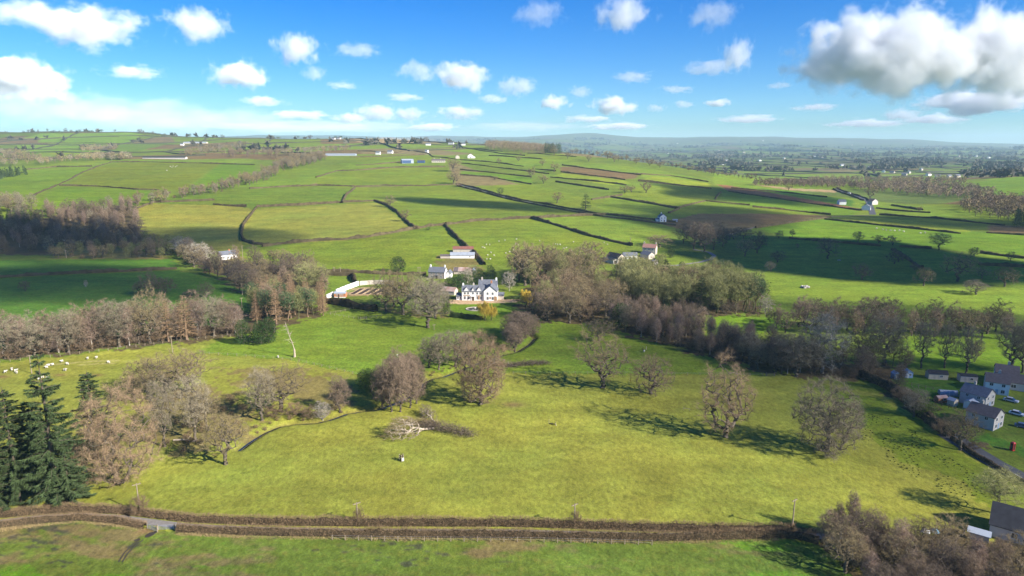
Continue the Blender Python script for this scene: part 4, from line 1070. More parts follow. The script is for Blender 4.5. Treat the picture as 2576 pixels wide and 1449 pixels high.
# belt towards the cottages
for k, x, y, h, w, lab in (('ash',2003,946,108,112,"wide grey bare tree with tiered branches beside the field gate"),('pale',2068,938,150,120,"pale silvery willow-like tree in the belt"),('oak',2164,925,98,110,"rounded greenish bare tree in the belt"),('ash',2222,922,128,104,"tall pale-topped ash with ivy-dark trunk"),('mossy',2245,925,90,40,"leaning ivy-covered trunk beside the tall ash"),('ash',2317,925,120,56,"thin bare tree above the blue sheds", ),('ash',2375,926,112,48,"thin forked bare tree above the garden fence"),('ash',2430,940,118,56,"thin dark bare tree near the brown summerhouse"),('shrub',2447,900,50,44,"pale rounded shrub in the sunny meadow"),('ash',2543,938,132,90,"tall twin-stemmed bare tree behind the cottages"),('ash',2570,938,120,70,"tall bare tree beside the twin-stemmed one behind the cottages"),('oak',2110,940,90,90,"bare brown tree between the silvery tree and the rounded one"),('dark',2040,940,100,60,"dark bare tree beside the tiered grey tree"),('mossy',2190,930,80,60,"mossy tree between the rounded one and the tall ash"),
    ('alder',2275,930,60,40,"low bare tree below the tall ash"),('alder',1965,940,80,44,"thin bare tree at the end of the birch belt")):
    T(k,x,y,h,w,lab)
wood([(1925,830),(2000,842),(2150,845),(2350,850),(2620,860),(2620,838),(2350,825),(2150,818),(2000,815)], 60, 6.5, [('dark',4),('oak',1),('alder',2),('shrub',2)], (11,16), {'*':"bare {k} in the shaded belt below the park",'shrub':"dark shrub in the shaded belt below the park"}, "belt below the park", 17, 1)
wood([(2060,950),(2200,955),(2260,985),(2300,1020),(2260,975),(2200,940),(2100,930)], 26, 4, [('shrub',4),('alder',1)], (9,13), {'shrub':"brown shrub along the pasture edge below the belt",'alder':"small bare tree along the pasture edge below the belt"}, "pasture edge scrub", 18, 0)
T('ash',2298,1048,70,62,"pale fan-shaped bare tree beside the cottage gardens"); T('holly',2327,1050,44,50,"green holly bush beside the fan-shaped tree"); T('oak',2415,1132,96,92,"bare tree in front of the cottages beside the road"); T('shrub',2370,1095,44,60,"brown shrub between the holly and the roadside tree"); T('shrub',2270,1010,40,60,"brown shrub above the fan-shaped tree"); T('shrub',2445,1130,30,40,"brown shrub at the road bend"); T('holly',2425,1000,20,30,"garden bush by the polytunnel")
T('mossy',2507,1292,104,110,"ivy-covered bare tree at the pasture corner beside the slate roof")
# roadside thicket
wood([(2030,1352),(2100,1345),(2230,1365),(2380,1385),(2450,1420),(2620,1470),(2620,1620),(2300,1640),(2180,1500),(2090,1400)], 74, 3.6, [('dark',3),('alder',3),('birch',1.4),('oak',1.5),('shrub',3)], (6.5,10.5), {'*':"bare {k} in the roadside thicket",'birch':"white-stemmed birch in the roadside thicket",'shrub':"brown shrub in the roadside thicket"}, "roadside thicket", 19, 0)
T('birch',2140,1352,108,36,"slim birch standing clear above the thicket"); T('birch',2108,1350,80,30,"small birch at the thicket's lane end")
T('shrub',352,1296,56,48,"hedgerow sapling beside the old pole in the lane hedge"); T('shrub',902,1318,46,30,"small sapling in the lane hedge beside a low pole"); T('shrub',1447,1326,46,30,"thin sapling in the lane hedge beside a pole"); 
# park trees in the shade
PARK = [('oak',2082,651,58,60),('dark',2158,609,28,30),('dark',2210,613,22,34),('dark',2245,617,24,36),('mossy',2362,628,44,56),('oak',2408,708,78,86),('dark',2250,664,32,46),('dark',2168,704,40,50),('oak',2323,719,50,48),('ash',2454,741,36,58),('oak',2527,721,54,62),('ash',1939,683,26,30),('dark',1955,660,30,40),('oak',1874,645,46,48),('dark',1905,637,56,50),('dark',1959,599,18,26),('dark',1993,597,20,18),('dark',2005,625,14,12),('dark',2047,609,12,12),('dark',2450,645,24,30),('dark',2542,656,24,26),('oak',2470,700,30,40),('dark',2300,680,18,26)]
PL = ["leaning bare oak with thick trunk in the shaded park","round bare tree at the top hedge of the park","low bare tree pair member by the park hedge","low bare tree pair member by the park hedge","dark dense round oak at the bright field's edge","large spreading bare oak with clear trunk in the park","dome-shaped dark thorn beside the overgrown wall","wind-bent dark tree alone on the park slope","bare oak below the overgrown wall line","pale low spreading tree in the park","wide bare tree among fallen branches in the park","small pale tree beside the dark thorn above the drive","dark bare thorn above the farm drive loop","bare oak by the copse above the drive","tall dark tree beside the bare oak by the copse"]
for i, (k, x, y, h, w) in enumerate(PARK):
    T(k,x,y,h,w, PL[i] if i < len(PL) else "small dark thorn tree scattered in the shaded park", "trees of the shaded park", lod=1 if h > 30 else None)
for x, y, h, w in ((1720,612,52,44),(1745,627,62,50),(1772,633,74,62),(1795,628,66,54),(1818,620,50,44),(1845,602,30,44),(1870,600,30,44),(1760,612,56,50)):
    T('dark',x,y,h,w,"dark bare tree in the copse beside the farm drive", "copse beside the farm drive", lod=1)
T('oak',1659,622,34,66,"wide low grey tree behind the red-roofed farmhouse"); T('yew',1688,648,27,19,"black clipped conifer on the farm lawn"); T('yew',1715,672,16,16,"small conifer below the farm lawn"); T('oak',1620,690,46,60,"bare tree in front of the farm barns", "bare trees in front of the farm"); T('oak',1575,695,36,44,"bare tree in front of the farm barns", "bare trees in front of the farm"); T('oak',1600,720,54,60,"bare tree in front of the farm barns", "bare trees in front of the farm")
T('fir',1473,527,41,28,"lone dark cedar-like conifer beside the hill road"); T('oak',1401,511,27,30,"lone bare oak above the hill road"); T('yew',1259,487,16,18,"dark thorn bush on the hill road hedge"); T('oak',1140,432,34,42,"upper of two dense bare trees at the top of the hill road", lod=1); T('oak',1141,463,36,38,"lower of two dense bare trees at the top of the hill road", lod=1); T('shrub',1151,470,12,22,"brown bush at the hill road bend")
T('oak',981,522,30,32,"rounded oak in the dark downhill hedge"); T('oak',1019,557,29,30,"bare oak with a fallen limb in the downhill hedge"); T('yew',1002,685,44,40,"mossy evergreen-looking tree above the cottage lane"); T('shrub',964,688,16,13,"small round bush on the cottage lane"); T('holly',1078,579,10,12,"dark holly in the ragged hedge"); T('shrub',1048,577,12,18,"brown bush in the ragged hedge")
RIDGE = [(1394,391,19,20),(1428,399,17,16),(1304,406,13,15),(1364,417,16,20),(1394,433,24,25),(1336,449,28,22),(1367,462,23,26),(1481,406,16,19),(1255,414,16,14),(1572,486,20,30),(1588,484,18,26),(1625,485,28,34),(1528,400,20,24),(1545,408,20,22),(1575,400,14,14),(1600,412,14,22),(1635,417,16,24),(1660,422,15,20),(1790,437,14,22),(1984,479,16,20),(2108,477,10,14),(2189,500,30,34),(2312,532,13,14),(1245,452,9,22),(1366,388,8,8),(1310,392,8,8),(1556,404,14,18)]
for x, y, h, w in RIDGE: T('oak',x,y,h,w,"lone bare hedgerow tree on the far hill fields", "hedgerow trees of the far hill", maxd=1750 if x < 1950 else 2000)
for i in range(46):
    f = i/45.0; x = 1440 + 470*f; y = float(np.interp(x, [1440,1510,1560,1620,1740,1800,1910],[376,384,396,404,428,440,452])) + random.uniform(-1, 2)
    T(random.choice(['oak','dark','alder','fir'] if x < 1510 else ['oak','dark','shrub']),x,y,random.uniform(8,15),None,"small dark tree on the crest of the far ridge", "trees on the ridge crest", maxd=1900)
wood_mass([(1222,376),(1240,381),(1300,385),(1395,386.5),(1392,384),(1300,374),(1225,370)], 240, 6, [('oak',3),('alder',2)], (19,25), "square bare wood on the hilltop", 20, "hilltop_wood")
wood_mass([(1370,386),(1412,387.5),(1410,385.5),(1372,384)], 34, 5, [('fir',1)], (19,25), "dark conifers at the end of the hilltop wood", 21, "conifer_stand")
wood_mass([(2140,474),(2200,484),(2300,494),(2420,500),(2490,497),(2500,487),(2400,474),(2250,470)], 190, 8, [('dark',2),('alder',2),('oak',1)], (11,15), "bare wood beyond the valley road", 22, "valley_wood")
wood_mass([(2415,527),(2460,548),(2540,556),(2640,552),(2640,512),(2450,500)], 120, 8, [('oak',2),('dark',2)], (12,16), "bare wood beside the brown valley field", 23, "valley_wood")
wood_mass([(2545,572),(2660,580),(2660,556),(2555,552)], 40, 6, [('fir',1)], (13,16), "dark conifers below the bare wood by the brown valley field", 24, "conifer_stand")
for x, y, h, w in ((300,402,20,30),(285,402,18,26),(310,400,16,22),(270,402,16,20)): T('fir',x,y,h,w*0.6,"dark conifer by the farm above the striped field", "conifers above the striped field")
for poly, n, sd in (([(0,385),(90,392),(110,402),(60,416),(0,420)],34,30),([(90,408),(250,394),(330,396),(330,403),(200,405),(100,416)],40,31),([(440,388),(560,368),(625,364),(620,374),(470,394)],50,32),([(205,372),(300,370),(300,378),(205,382)],22,33),([(640,384),(760,378),(880,374),(880,380),(700,390)],36,34),([(960,352),(1100,352),(1200,350),(1100,362),(960,364)],26,35)):
    wood_mass(poly, n*2, 9, [('oak',2),('ash',1),('dark',1)], (10,15), {30:"bare copse beside the far bright green corner field",31:"long bare copse above the striped field",32:"bare copse running up to the skyline farm",33:"small copse below the green hilltop",34:"thin bare copse above the square copse",35:"scattered trees round the skyline farms"}[sd], sd, "distant_copse")
wood_mass([(-60,446),(60,432),(70,440),(0,452),(-60,456)], 44, 7, [('fir',1)], (10,14), "small dark plantation on the distant slope", 36, "conifer_stand")
for x in (60,72,84,96,120,135,150,165,180,200,225,232,255,290,350,356,362,370,378,385,392,400,408,415,470,478,560,690,700,750,780,800,830,845,858,868,880,1072,1078,1230,1237):
    y = float(np.interp(x, [0,330,420,500,700,1000,1300],[334,333,343,346,350,352,366]))
    T(random.choice(['pine','dark','pine']),x,y+1,random.uniform(5,12),random.uniform(5,14),"small dark tree silhouetted on the skyline", "skyline trees", maxd=3000)

wood([(375,1010),(480,985),(600,1010),(650,1075),(560,1120),(450,1150),(385,1110)], 40, 2.6, [('shrub',1)], (5,9), {'shrub':"brown bramble shrub under the stream clump"}, "stream clump scrub", 41, 0)
wood([(640,1092),(700,1068),(800,1058),(860,1040),(850,1030),(780,1045),(690,1055),(640,1075)], 16, 2.5, [('shrub',1)], (3,6), {'shrub':"low shrub on the stream bank below the oaks"}, "stream bank scrub", 42, 0)
wood([(1080,950),(1150,930),(1260,892),(1270,885),(1150,918),(1075,940)], 10, 2.5, [('shrub',1)], (2.5,5), {'shrub':"low shrub on the upper stream bank"}, "upper stream scrub", 43, 0)

wood_mass([(1885,467),(2000,470),(2120,473),(2200,472),(2110,464),(1960,460)], 120, 8, [('dark',1),('alder',2)], (8,13), "low purplish wood behind the tan strip field", 51, "valley_wood")
wood_mass([(2030,457),(2250,462),(2430,463),(2430,456),(2200,452),(2040,450)], 170, 10, [('dark',1),('oak',1)], (9,14), "long thin wood along the near edge of the far plain", 52, "valley_wood")
# ------------------------------------------------------------------ buildings
W_WHITE = mat("white_render", (0.80,0.78,0.74), rough=0.9, var=0.10, scale=0.6); W_STONE = mat("grey_stone", (0.34,0.29,0.25), rough=0.95, var=0.35, scale=1.6); W_PALE = mat("pale_stone", (0.55,0.48,0.40), rough=0.95, var=0.25, scale=1.4)
W_BRICK = mat("orange_brick", (0.46,0.20,0.10), rough=0.9, var=0.25, scale=2.0); W_GREY = mat("grey_render", (0.50,0.46,0.42), rough=0.9, var=0.15, scale=0.6); W_BLUE = mat("blue_cladding", (0.05,0.09,0.19), rough=0.6); W_SHEET = mat("pale_sheeting", (0.36,0.40,0.45), rough=0.5, var=0.1, scale=0.8)
R_SLATE = mat("slate_roof", (0.15,0.16,0.185), rough=0.7, var=0.3, scale=1.3, spec=0.35); R_TILE = mat("red_tile_roof", (0.31,0.17,0.135), rough=0.85, var=0.25, scale=1.5); R_RUST = mat("rusty_roof", (0.30,0.185,0.15), rough=0.85, col2=(0.42,0.33,0.30), scale=0.35); R_ZINC = mat("zinc_roof", (0.33,0.36,0.40), rough=0.5, var=0.2, scale=0.5); R_RED = mat("red_rust_roof", (0.24,0.10,0.075), rough=0.8, var=0.2, scale=0.5)
R_BROWN = mat("brown_tile_roof", (0.14,0.115,0.112), rough=0.85, var=0.25, scale=1.2); R_DARK = mat("black_roof", (0.035,0.037,0.045), rough=0.8, var=0.3, scale=0.8)
M_GLASS = mat("window_glass", (0.03,0.035,0.045), rough=0.08, spec=0.5); M_FRAME = mat("white_frame", (0.75,0.75,0.73), rough=0.6); M_WOOD = mat("weathered_wood", (0.30,0.24,0.17), rough=0.95, var=0.3, scale=4); M_DARKW = mat("dark_wood", (0.10,0.07,0.05), rough=0.9, var=0.3, scale=3)
M_STEEL = mat("galvanised_steel", (0.55,0.56,0.57), rough=0.4, metal=0.6); M_RED = mat("red_paint", (0.50,0.02,0.02), rough=0.4, spec=0.5); M_SOIL = mat("garden_soil", (0.075,0.05,0.035), var=0.4, scale=2); M_TAN = mat("timber_edging", (0.52,0.38,0.24), var=0.2, scale=3); M_CREAM = mat("cream_wood", (0.55,0.47,0.36), var=0.15, scale=2); M_LBLUE = mat("light_blue_paint", (0.28,0.40,0.55), var=0.1, scale=2); M_CREEPER = mat("creeper_stems", (0.42,0.26,0.14), var=0.4, scale=3)
M_FLEECE = mat("fleece", (0.56,0.52,0.44), var=0.15, scale=6); M_STONE = mat("field_stone", (0.45,0.41,0.36), var=0.3, scale=2); M_BLEACH = mat("bleached_wood", (0.46,0.38,0.29), var=0.3, scale=3)

def block(root, x0, x1, y0, y1, eave, ridge, axis='x', wall=W_WHITE, roof=R_SLATE, over=0.3, th=0.16, wname="wall", rname="roof"):
    """walls with gables and a pitched roof of two slabs, ridge along axis"""
    m = MB()
    if axis == 'x':
        ym = (y0+y1)/2
        m.add([(x0,y0,-0.6),(x1,y0,-0.6),(x1,y1,-0.6),(x0,y1,-0.6),(x0,y0,eave),(x1,y0,eave),(x1,y1,eave),(x0,y1,eave),(x0,ym,ridge),(x1,ym,ridge)],
              [(0,1,5,4),(2,3,7,6),(1,2,6,9,5),(3,0,4,8,7),(0,3,2,1),(4,5,9,8),(6,7,8,9)])
    else:
        xm = (x0+x1)/2
        m.add([(x0,y0,-0.6),(x1,y0,-0.6),(x1,y1,-0.6),(x0,y1,-0.6),(x0,y0,eave),(x1,y0,eave),(x1,y1,eave),(x0,y1,eave),(xm,y0,ridge),(xm,y1,ridge)],
              [(0,1,5,8,4),(2,3,7,9,6),(1,2,6,5),(3,0,4,7),(0,3,2,1),(4,8,9,7),(5,6,9,8)])
    w = m.build(wname, wall, root)
    r = MB()
    for s in (-1, 1):
        if axis == 'x':
            ym = (y0+y1)/2; hw = (y1-y0)/2; sl = (ridge-eave)/hw
            ye = ym + s*(hw+over); ze = eave - sl*over + 0.03
            vs = [(x0-over,ym,ridge+0.03),(x1+over,ym,ridge+0.03),(x1+over,ye,ze),(x0-over,ye,ze)]
        else:
            xm = (x0+x1)/2; hw = (x1-x0)/2; sl = (ridge-eave)/hw
            xe = xm + s*(hw+over); ze = eave - sl*over + 0.03
            vs = [(xm,y0-over,ridge+0.03),(xm,y1+over,ridge+0.03),(xe,y1+over,ze),(xe,y0-over,ze)]
        vs2 = [(a,b,c+th) for a,b,c in vs]
        r.add(vs+vs2, [(0,1,2,3),(7,6,5,4),(0,4,5,1),(1,5,6,2),(2,6,7,3),(3,7,4,0)])
    ro = r.build(rname, roof, root)
    return w, ro

def chimney(roof, x, y, z0, z1, m=W_BRICK, s=0.45):
    c = MB().box(x-s, x+s, y-s*0.8, y+s*0.8, z0, z1).box(x-s*0.5, x-s*0.1, y-s*0.2, y+s*0.2, z1, z1+0.35).box(x+s*0.1, x+s*0.5, y-s*0.2, y+s*0.2, z1, z1+0.35)
    return c.build("chimney", m, roof)

def window(root, x, z, w, h, y, name="window", side='f', pm=M_GLASS):
    """a window on the front (side f, plane y) or on an end wall (side e/w, plane x=y)"""
    def bx(mb, u0, u1, z0, z1, d):
        if side == 'f': mb.box(u0, u1, y-d, y+0.02, z0, z1)
        elif side == 'e': mb.box(y-0.02, y+d, u0, u1, z0, z1)
        else: mb.box(y-d, y+0.02, u0, u1, z0, z1)
        return mb
    f = MB()
    for u0, u1, z0, z1 in ((x-w/2-.08, x-w/2, z-h/2-.08, z+h/2+.08), (x+w/2, x+w/2+.08, z-h/2-.08, z+h/2+.08), (x-w/2, x+w/2, z+h/2, z+h/2+.08), (x-w/2, x+w/2, z-h/2-.08, z-h/2), (x-.03, x+.03, z-h/2, z+h/2)):
        bx(f, u0, u1, z0, z1, 0.06)
    o = f.build(name, M_FRAME, root)
    bx(MB(), x-w/2, x+w/2, z-h/2, z+h/2, 0.03).build("pane", pm, o)
    return o
def door(root, x, w, h, y, m=M_DARKW):
    d = MB().box(x-w/2, x+w/2, y-0.05, y+0.02, 0, h).build("door", m, root)
    MB().box(x+w/2-.18, x+w/2-.1, y-0.10, y-0.05, h*.45, h*.5).build("handle", M_STEEL, d)

def place(name, px, py, rot, depth, label, cat, group=None):
    p = at(px, py); r = R(rot)
    o = empty(name, (p.x - math.sin(r)*depth/2, p.y + math.cos(r)*depth/2, p.z), r)
    return tag(o, label, cat, group)

# the manor
mn = place("manor_house", 1207, 757, -3, 9, "large white manor house with three slate gables beside the gravel drive", "house")
_, r1 = block(mn, -10.0, 2.2, -3.6, 2.6, 5.3, 8.0)
_, r2 = block(mn, 2.26, 9.6, -4.5, 4.5, 5.5, 8.5, 'y')
_, r3 = block(mn, -1.5, 8.8, 4.56, 10.5, 6.0, 9.6)
for gx, gw, gz in ((-7.4, 3.9, 7.6), (-3.8, 2.3, 7.3), (-0.4, 3.9, 7.6)):
    g = MB().add([(gx-gw/2,-3.64,4.9),(gx+gw/2,-3.64,4.9),(gx,-3.64,gz),(gx-gw/2,-0.5,4.9),(gx+gw/2,-0.5,4.9),(gx,-0.5,gz)], [(0,1,2),(3,5,4),(0,3,4,1)])
    wg = g.build("gable", W_WHITE, mn)
    rr_ = MB()
    for s in (-1, 1):
        e = gx + s*(gw/2+.2); sl = (gz-4.9)/(gw/2); ze = 4.9 - sl*.2 + .04
        vs_ = [(gx,-3.76,gz+.04),(gx,0.2,gz+.04),(e,0.2,ze),(e,-3.76,ze)]
        rr_.add(vs_+[(a,b,c+.09) for a,b,c in vs_], [(0,1,2,3),(7,6,5,4),(0,4,5,1),(1,5,6,2),(2,6,7,3),(3,7,4,0)])
    rr_.build("gable_roof", R_SLATE, wg)
for x in (-8.3,-6.5,-3.8,-1.4,0.4): window(mn, x, 4.1, 0.85, 1.2, -3.66)
for x in (-8.4,-6.4,-1.3,0.5): window(mn, x, 1.5, 1.0, 1.7, -3.62)
for x in (4.4,7.2): window(mn, x, 4.2, 0.9, 1.3, -4.52); window(mn, x, 1.5, 1.0, 1.6, -4.52)
door(mn, -3.8, 1.2, 2.3, -3.62, M_DARKW)
MB().box(-4.9,-2.7,-4.9,-3.63,2.5,2.65).box(-4.8,-4.68,-4.85,-4.73,0,2.5).box(-2.92,-2.8,-4.85,-4.73,0,2.5).build("porch", M_FRAME, mn)
for x0, x1, z0, z1 in ((-9.2,-5.4,2.55,2.95),(-2.2,1.6,2.6,2.95),(-1.0,-0.2,.6,2.5)): MB().box(x0,x1,-3.7,-3.62,z0,z1).build("creeper", M_CREEPER, mn)
MB().box(7.9,9.5,-4.58,-4.52,0.2,2.6).box(5.2,6.3,-4.58,-4.52,1.3,2.2).build("creeper", M_CREEPER, mn)
block(mn, -13.2, -10.06, -2.8, 2.0, 2.3, 3.6, rname="lean_to_roof", wname="lean_to"); window(mn, -12.3, 1.3, .8, 1.2, -2.82); window(mn, -11.0, 1.3, .8, 1.2, -2.82)
block(mn, 9.66, 13.0, -1.0, 2.6, 2.6, 3.9, wall=W_PALE, rname="porch_roof", wname="side_porch")
chimney(r2, 5.9, 3.2, 7.8, 9.9); chimney(r3, 0.2, 7.5, 8.8, 10.9, W_PALE); chimney(r1, -9.6, -0.5, 7.4, 9.0, W_WHITE); chimney(r1, -3.8, -0.4, 7.4, 9.2, W_PALE); chimney(r3, 8.3, 7.5, 8.8, 10.7, W_WHITE)

sc_ = place("stone_cottage", 1098, 701, -12, 6.5, "grey stone cottage with slate roof and white gable end above the manor", "house")
_, rs_ = block(sc_, -5.4, 5.4, -3.2, 3.2, 4.3, 7.0, wall=W_STONE)
MB().add([(5.43,-3.2,0),(5.43,3.2,0),(5.43,3.2,4.3),(5.43,0,6.95),(5.43,-3.2,4.3)],[(0,1,2,3,4)]).build("whitewash", W_WHITE, sc_)
for x in (-3.2,0,3.2): window(sc_, x, 3.4, .9, 1.0, -3.22)
for x in (-3.2,3.2): window(sc_, x, 1.3, 1.0, 1.2, -3.22)
door(sc_, 0.2, 1.0, 2.0, -3.22); MB().box(-1.0,1.4,-4.3,-3.22,2.2,2.35).build("porch", R_SLATE, sc_)
chimney(rs_, -4.8, 0, 6.5, 8.4, W_WHITE); chimney(rs_, 4.8, 0, 6.5, 8.4, W_WHITE)
block(sc_, 5.8, 8.4, 0.5, 4.5, 3.2, 4.9, 'y', wname="outhouse", rname="outhouse_roof")

b1 = place("long_barn", 1163, 650, 0, 7, "long whitewashed barn with grey corrugated roof above the stone cottage", "barn"); block(b1, -8.8, 8.8, -3.5, 3.5, 2.3, 4.0, wall=W_WHITE, roof=R_ZINC); MB().box(5.2,5.9,-3.55,-3.48,0.8,1.6).build("opening", R_DARK, b1)
block(b1, -16.0, -8.86, -3.5, 0.5, 1.9, 2.6, wall=W_PALE, roof=R_BROWN, wname="lean_to", rname="lean_to_roof")
b2 = place("red_roofed_barn", 1165, 635, 0, 5, "low barn with rusty red roof behind the long whitewashed barn", "barn"); block(b2, -7.6, 7.6, -2.5, 2.5, 2.6, 4.2, wall=W_PALE, roof=R_RED)
b3 = place("corrugated_shed", 1169, 690, -4, 7, "low stone shed with patchy pinkish rusted sheets on its roof", "shed"); block(b3, -7.4, 7.4, -3.5, 3.5, 1.9, 3.9, wall=W_PALE, roof=R_RUST)
for x0, x1, m_ in ((-7.4,-4.6,R_BROWN),(-4.5,-0.3,R_RUST),(0.2,4.6,R_RUST),(5.2,7.2,R_ZINC)): MB().add([(x0,-3.9,1.93),(x1,-3.9,1.93),(x1,-0.1,4.12),(x0,-0.1,4.12),(x0,-3.9,1.98),(x1,-3.9,1.98),(x1,-0.1,4.17),(x0,-0.1,4.17)],[(3,2,1,0),(4,5,6,7),(0,1,5,4),(1,2,6,5),(2,3,7,6),(3,0,4,7)]).build("roof_sheet", m_, b3)
ob = place("garden_outhouse", 1125, 742, -20, 5, "pinkish tiled outhouse among the evergreens beside the manor", "shed"); block(ob, -4.5, 4.5, -2.5, 2.5, 2.4, 4.2, wall=W_PALE, roof=R_RUST)

wc = place("white_cottage", 578, 652, 48, 6.5, "long low white cottage with grey slate roof alone above the wood", "house"); _, rw_ = block(wc, -6.2, 6.2, -3.2, 3.2, 3.5, 6.0); chimney(rw_, 1.5, 0, 5.6, 6.9)
for x in (-4.3,-1.2,3.6): window(wc, x, 1.7, 1.1, 1.3, -3.22)
door(wc, 1.4, 1.0, 2.1, -3.22)
wh = place("white_hill_house", 1668, 558, 8, 7, "small white gabled house alone beside the hill road", "house"); _, rh_ = block(wh, -3.4, 3.4, -3.5, 3.5, 5.0, 7.6, 'y'); window(wh,-1.6,3.8,.9,1.1,-3.52); window(wh,1.6,3.8,.9,1.1,-3.52); window(wh,-1.6,1.4,.9,1.2,-3.52); door(wh,1.2,1,2.1,-3.52); chimney(rh_,0,2.6,7.2,8.8,W_WHITE); block(wh,-6.2,-3.46,-2,2,2.4,3.6,wname="lean_to",rname="lean_to_roof")
sh = place("garden_shed", 1699, 558, 0, 3, "tiny pale shed beside the small white gabled house", "shed"); block(sh,-2.2,2.2,-1.5,1.5,1.8,2.5,wall=W_SHEET,roof=R_ZINC)
# red-roofed farm
fh = place("farmhouse", 1632, 640, -24, 6.5, "pale stone farmhouse with red tiled roof and end chimneys", "house"); _, rf_ = block(fh,-5,5,-3.2,3.2,5.2,7.6,wall=W_PALE,roof=R_TILE); chimney(rf_,-4.5,0,7.2,9.0,W_PALE); chimney(rf_,4.5,0,7.2,9.0,W_PALE)
for x in (-3,0,3): window(fh,x,4.0,.9,1.2,-3.22)
for x in (-3,3): window(fh,x,1.5,1,1.4,-3.22)
door(fh,0,1,2.1,-3.22)
bb = place("slate_outhouse", 1638, 651, 32, 8, "stone outhouse with blue slate roof in front of the red-roofed farmhouse", "barn"); block(bb,-3,3,-4.5,4.5,3.0,5.0,'y',wall=W_PALE); window(bb,0.4,2.2,.8,.9,-4.52)
bk = place("black_roofed_barn", 1562, 661, 36, 11, "open-fronted barn with black roof and pale gable at the farm", "barn"); block(bk,-3.4,3.4,-6,6,4.0,6.4,'y',wall=W_PALE,roof=R_DARK); block(bk,-8.0,-3.46,-6,5,2.6,3.4,'y',wall=W_GREY,roof=R_DARK,wname="lean_to",rname="lean_to_roof"); MB().box(-7.4,-4.2,-6.06,-5.98,0,2.2).build("opening",R_DARK,bk); MB().box(-2.4,-0.4,-6.06,-5.98,0,2.6).build("opening",R_DARK,bk)
lr = place("white_range", 1586, 652, 4, 5, "low white farm range with slate roof between the barns", "barn"); block(lr,-5.2,5.2,-2.5,2.5,2.7,4.6)
for x in (-3.6,-0.6,2.6): MB().box(x-.8,x+.8,-2.56,-2.48,0,2.0).build("opening",R_DARK,lr)
ls = place("log_shed", 1649, 663, 10, 3, "little pale-roofed shed below the slate outhouse", "shed"); block(ls,-1.8,1.8,-1.5,1.5,2.0,3.0,'y',wall=W_PALE,roof=W_SHEET)
# far hill farm
hf = place("hill_farm_house", 1184, 398, 6, 10, "white gabled farmhouse on the far hill above the two dense trees", "house"); block(hf,-6,6,-5,5,5.0,9.0,'y',roof=R_SLATE); block(hf,6.06,9.5,-4,4,2.6,4.4,'y',wname="annex",rname="annex_roof"); window(hf,-2,4,1.2,1.4,-5.02); window(hf,2,4,1.2,1.4,-5.02); window(hf,0,1.6,2.2,1.8,-5.02)
hb = place("blue_barn", 1026, 411, 20, 12, "dark blue fronted barn with pale roof on the far hill", "barn"); block(hb,-11,11,-7,7,6.0,8.0,wall=W_SHEET,roof=W_SHEET); MB().box(-10.6,6,-7.08,-7.0,0.2,5.6).build("cladding",W_BLUE,hb)
hd = place("dark_barn", 1059, 410, 0, 7, "small dark box-like barn beside the blue barn", "barn"); block(hd,-7,7,-4,4,4.5,5.4,wall=W_BLUE,roof=R_BROWN)
hs_ = place("stone_range", 1103, 409, 4, 8, "stone farm buildings with brown roofs on the far hill", "house"); _, rq = block(hs_,-13,13,-4,4,4.0,6.8,wall=W_PALE,roof=R_BROWN); chimney(rq,-8,0,6.4,8.6,W_PALE); chimney(rq,4,0,6.4,8.6,W_PALE)
for x in (-10,-6,-2,2,6,10): window(hs_,x,2.0,1.4,1.6,-4.02)
hc = place("brick_house", 1151, 399, 10, 6, "pinkish gabled house beside the white hill farmhouse", "house"); block(hc,-4,4,-4,4,4.5,7.4,'y',wall=W_PALE,roof=R_BROWN)
gh = place("glasshouse", 856, 392, 0, 14, "very long pale glasshouse roof on the far hill", "greenhouse"); block(gh,-33,33,-7,7,3.0,4.6,wall=W_SHEET,roof=W_SHEET)
lf = place("long_farm_shed", 412, 400, 0, 12, "long low dark farm shed above the striped field", "barn"); block(lf,-45,45,-6,6,3.0,5.0,wall=W_GREY,roof=R_DARK)
lf2 = place("pale_farm_shed", 490, 362, 0, 14, "long pale barn on the skyline farm", "barn"); block(lf2,-38,38,-8,8,4.0,6.5,wall=W_PALE,roof=W_SHEET)
FARH = [(1077,366,14),(1134,364,16),(1164,366,15),(1072,384,7),(950,389,10),(980,386,12),(457,366,10),(838,351,12),(852,350,10)]
for x, y, L_ in FARH:
    q = place("far_farmhouse", x, y, random.uniform(-20,20), 7, "small white farmhouse among the far hill hedges", "house", "farmhouses on the far hill"); block(q,-L_/2,L_/2,-3.5,3.5,4.5,7.2)
vh = place("roadside_cottage", 2178, 529, -30, 8, "white gabled cottage at the valley road bend", "house"); block(vh,-5,5,-4,4,4.0,7.4,'y'); vh2 = place("roadside_house", 2201, 515, 20, 8, "grey gabled house by the valley road junction", "house"); block(vh2,-5,5,-4,4,4.5,7.6,'y',wall=W_GREY,roof=R_BROWN); vh3 = place("valley_cottage", 2120, 515, 0, 7, "tiny white cottage by the red ploughed strip", "house"); block(vh3,-4.5,4.5,-3.5,3.5,4,6.6)
FARW = [(230,222),(340,198),(570,203),(735,215),(840,270),(665,285),(595,295),(1000,255),(1195,243),(1230,237),(1655,343),(1780,365),(1950,365),(2140,378),(2250,240),(2145,240),(2430,255),(620,270),(860,137),(1440,165),(295,155),(1250,248),(1380,300),(1820,350),(1560,318),(1900,330),(760,240),(500,160),(2340,250),(2085,380),(2000,375),(1700,352)]
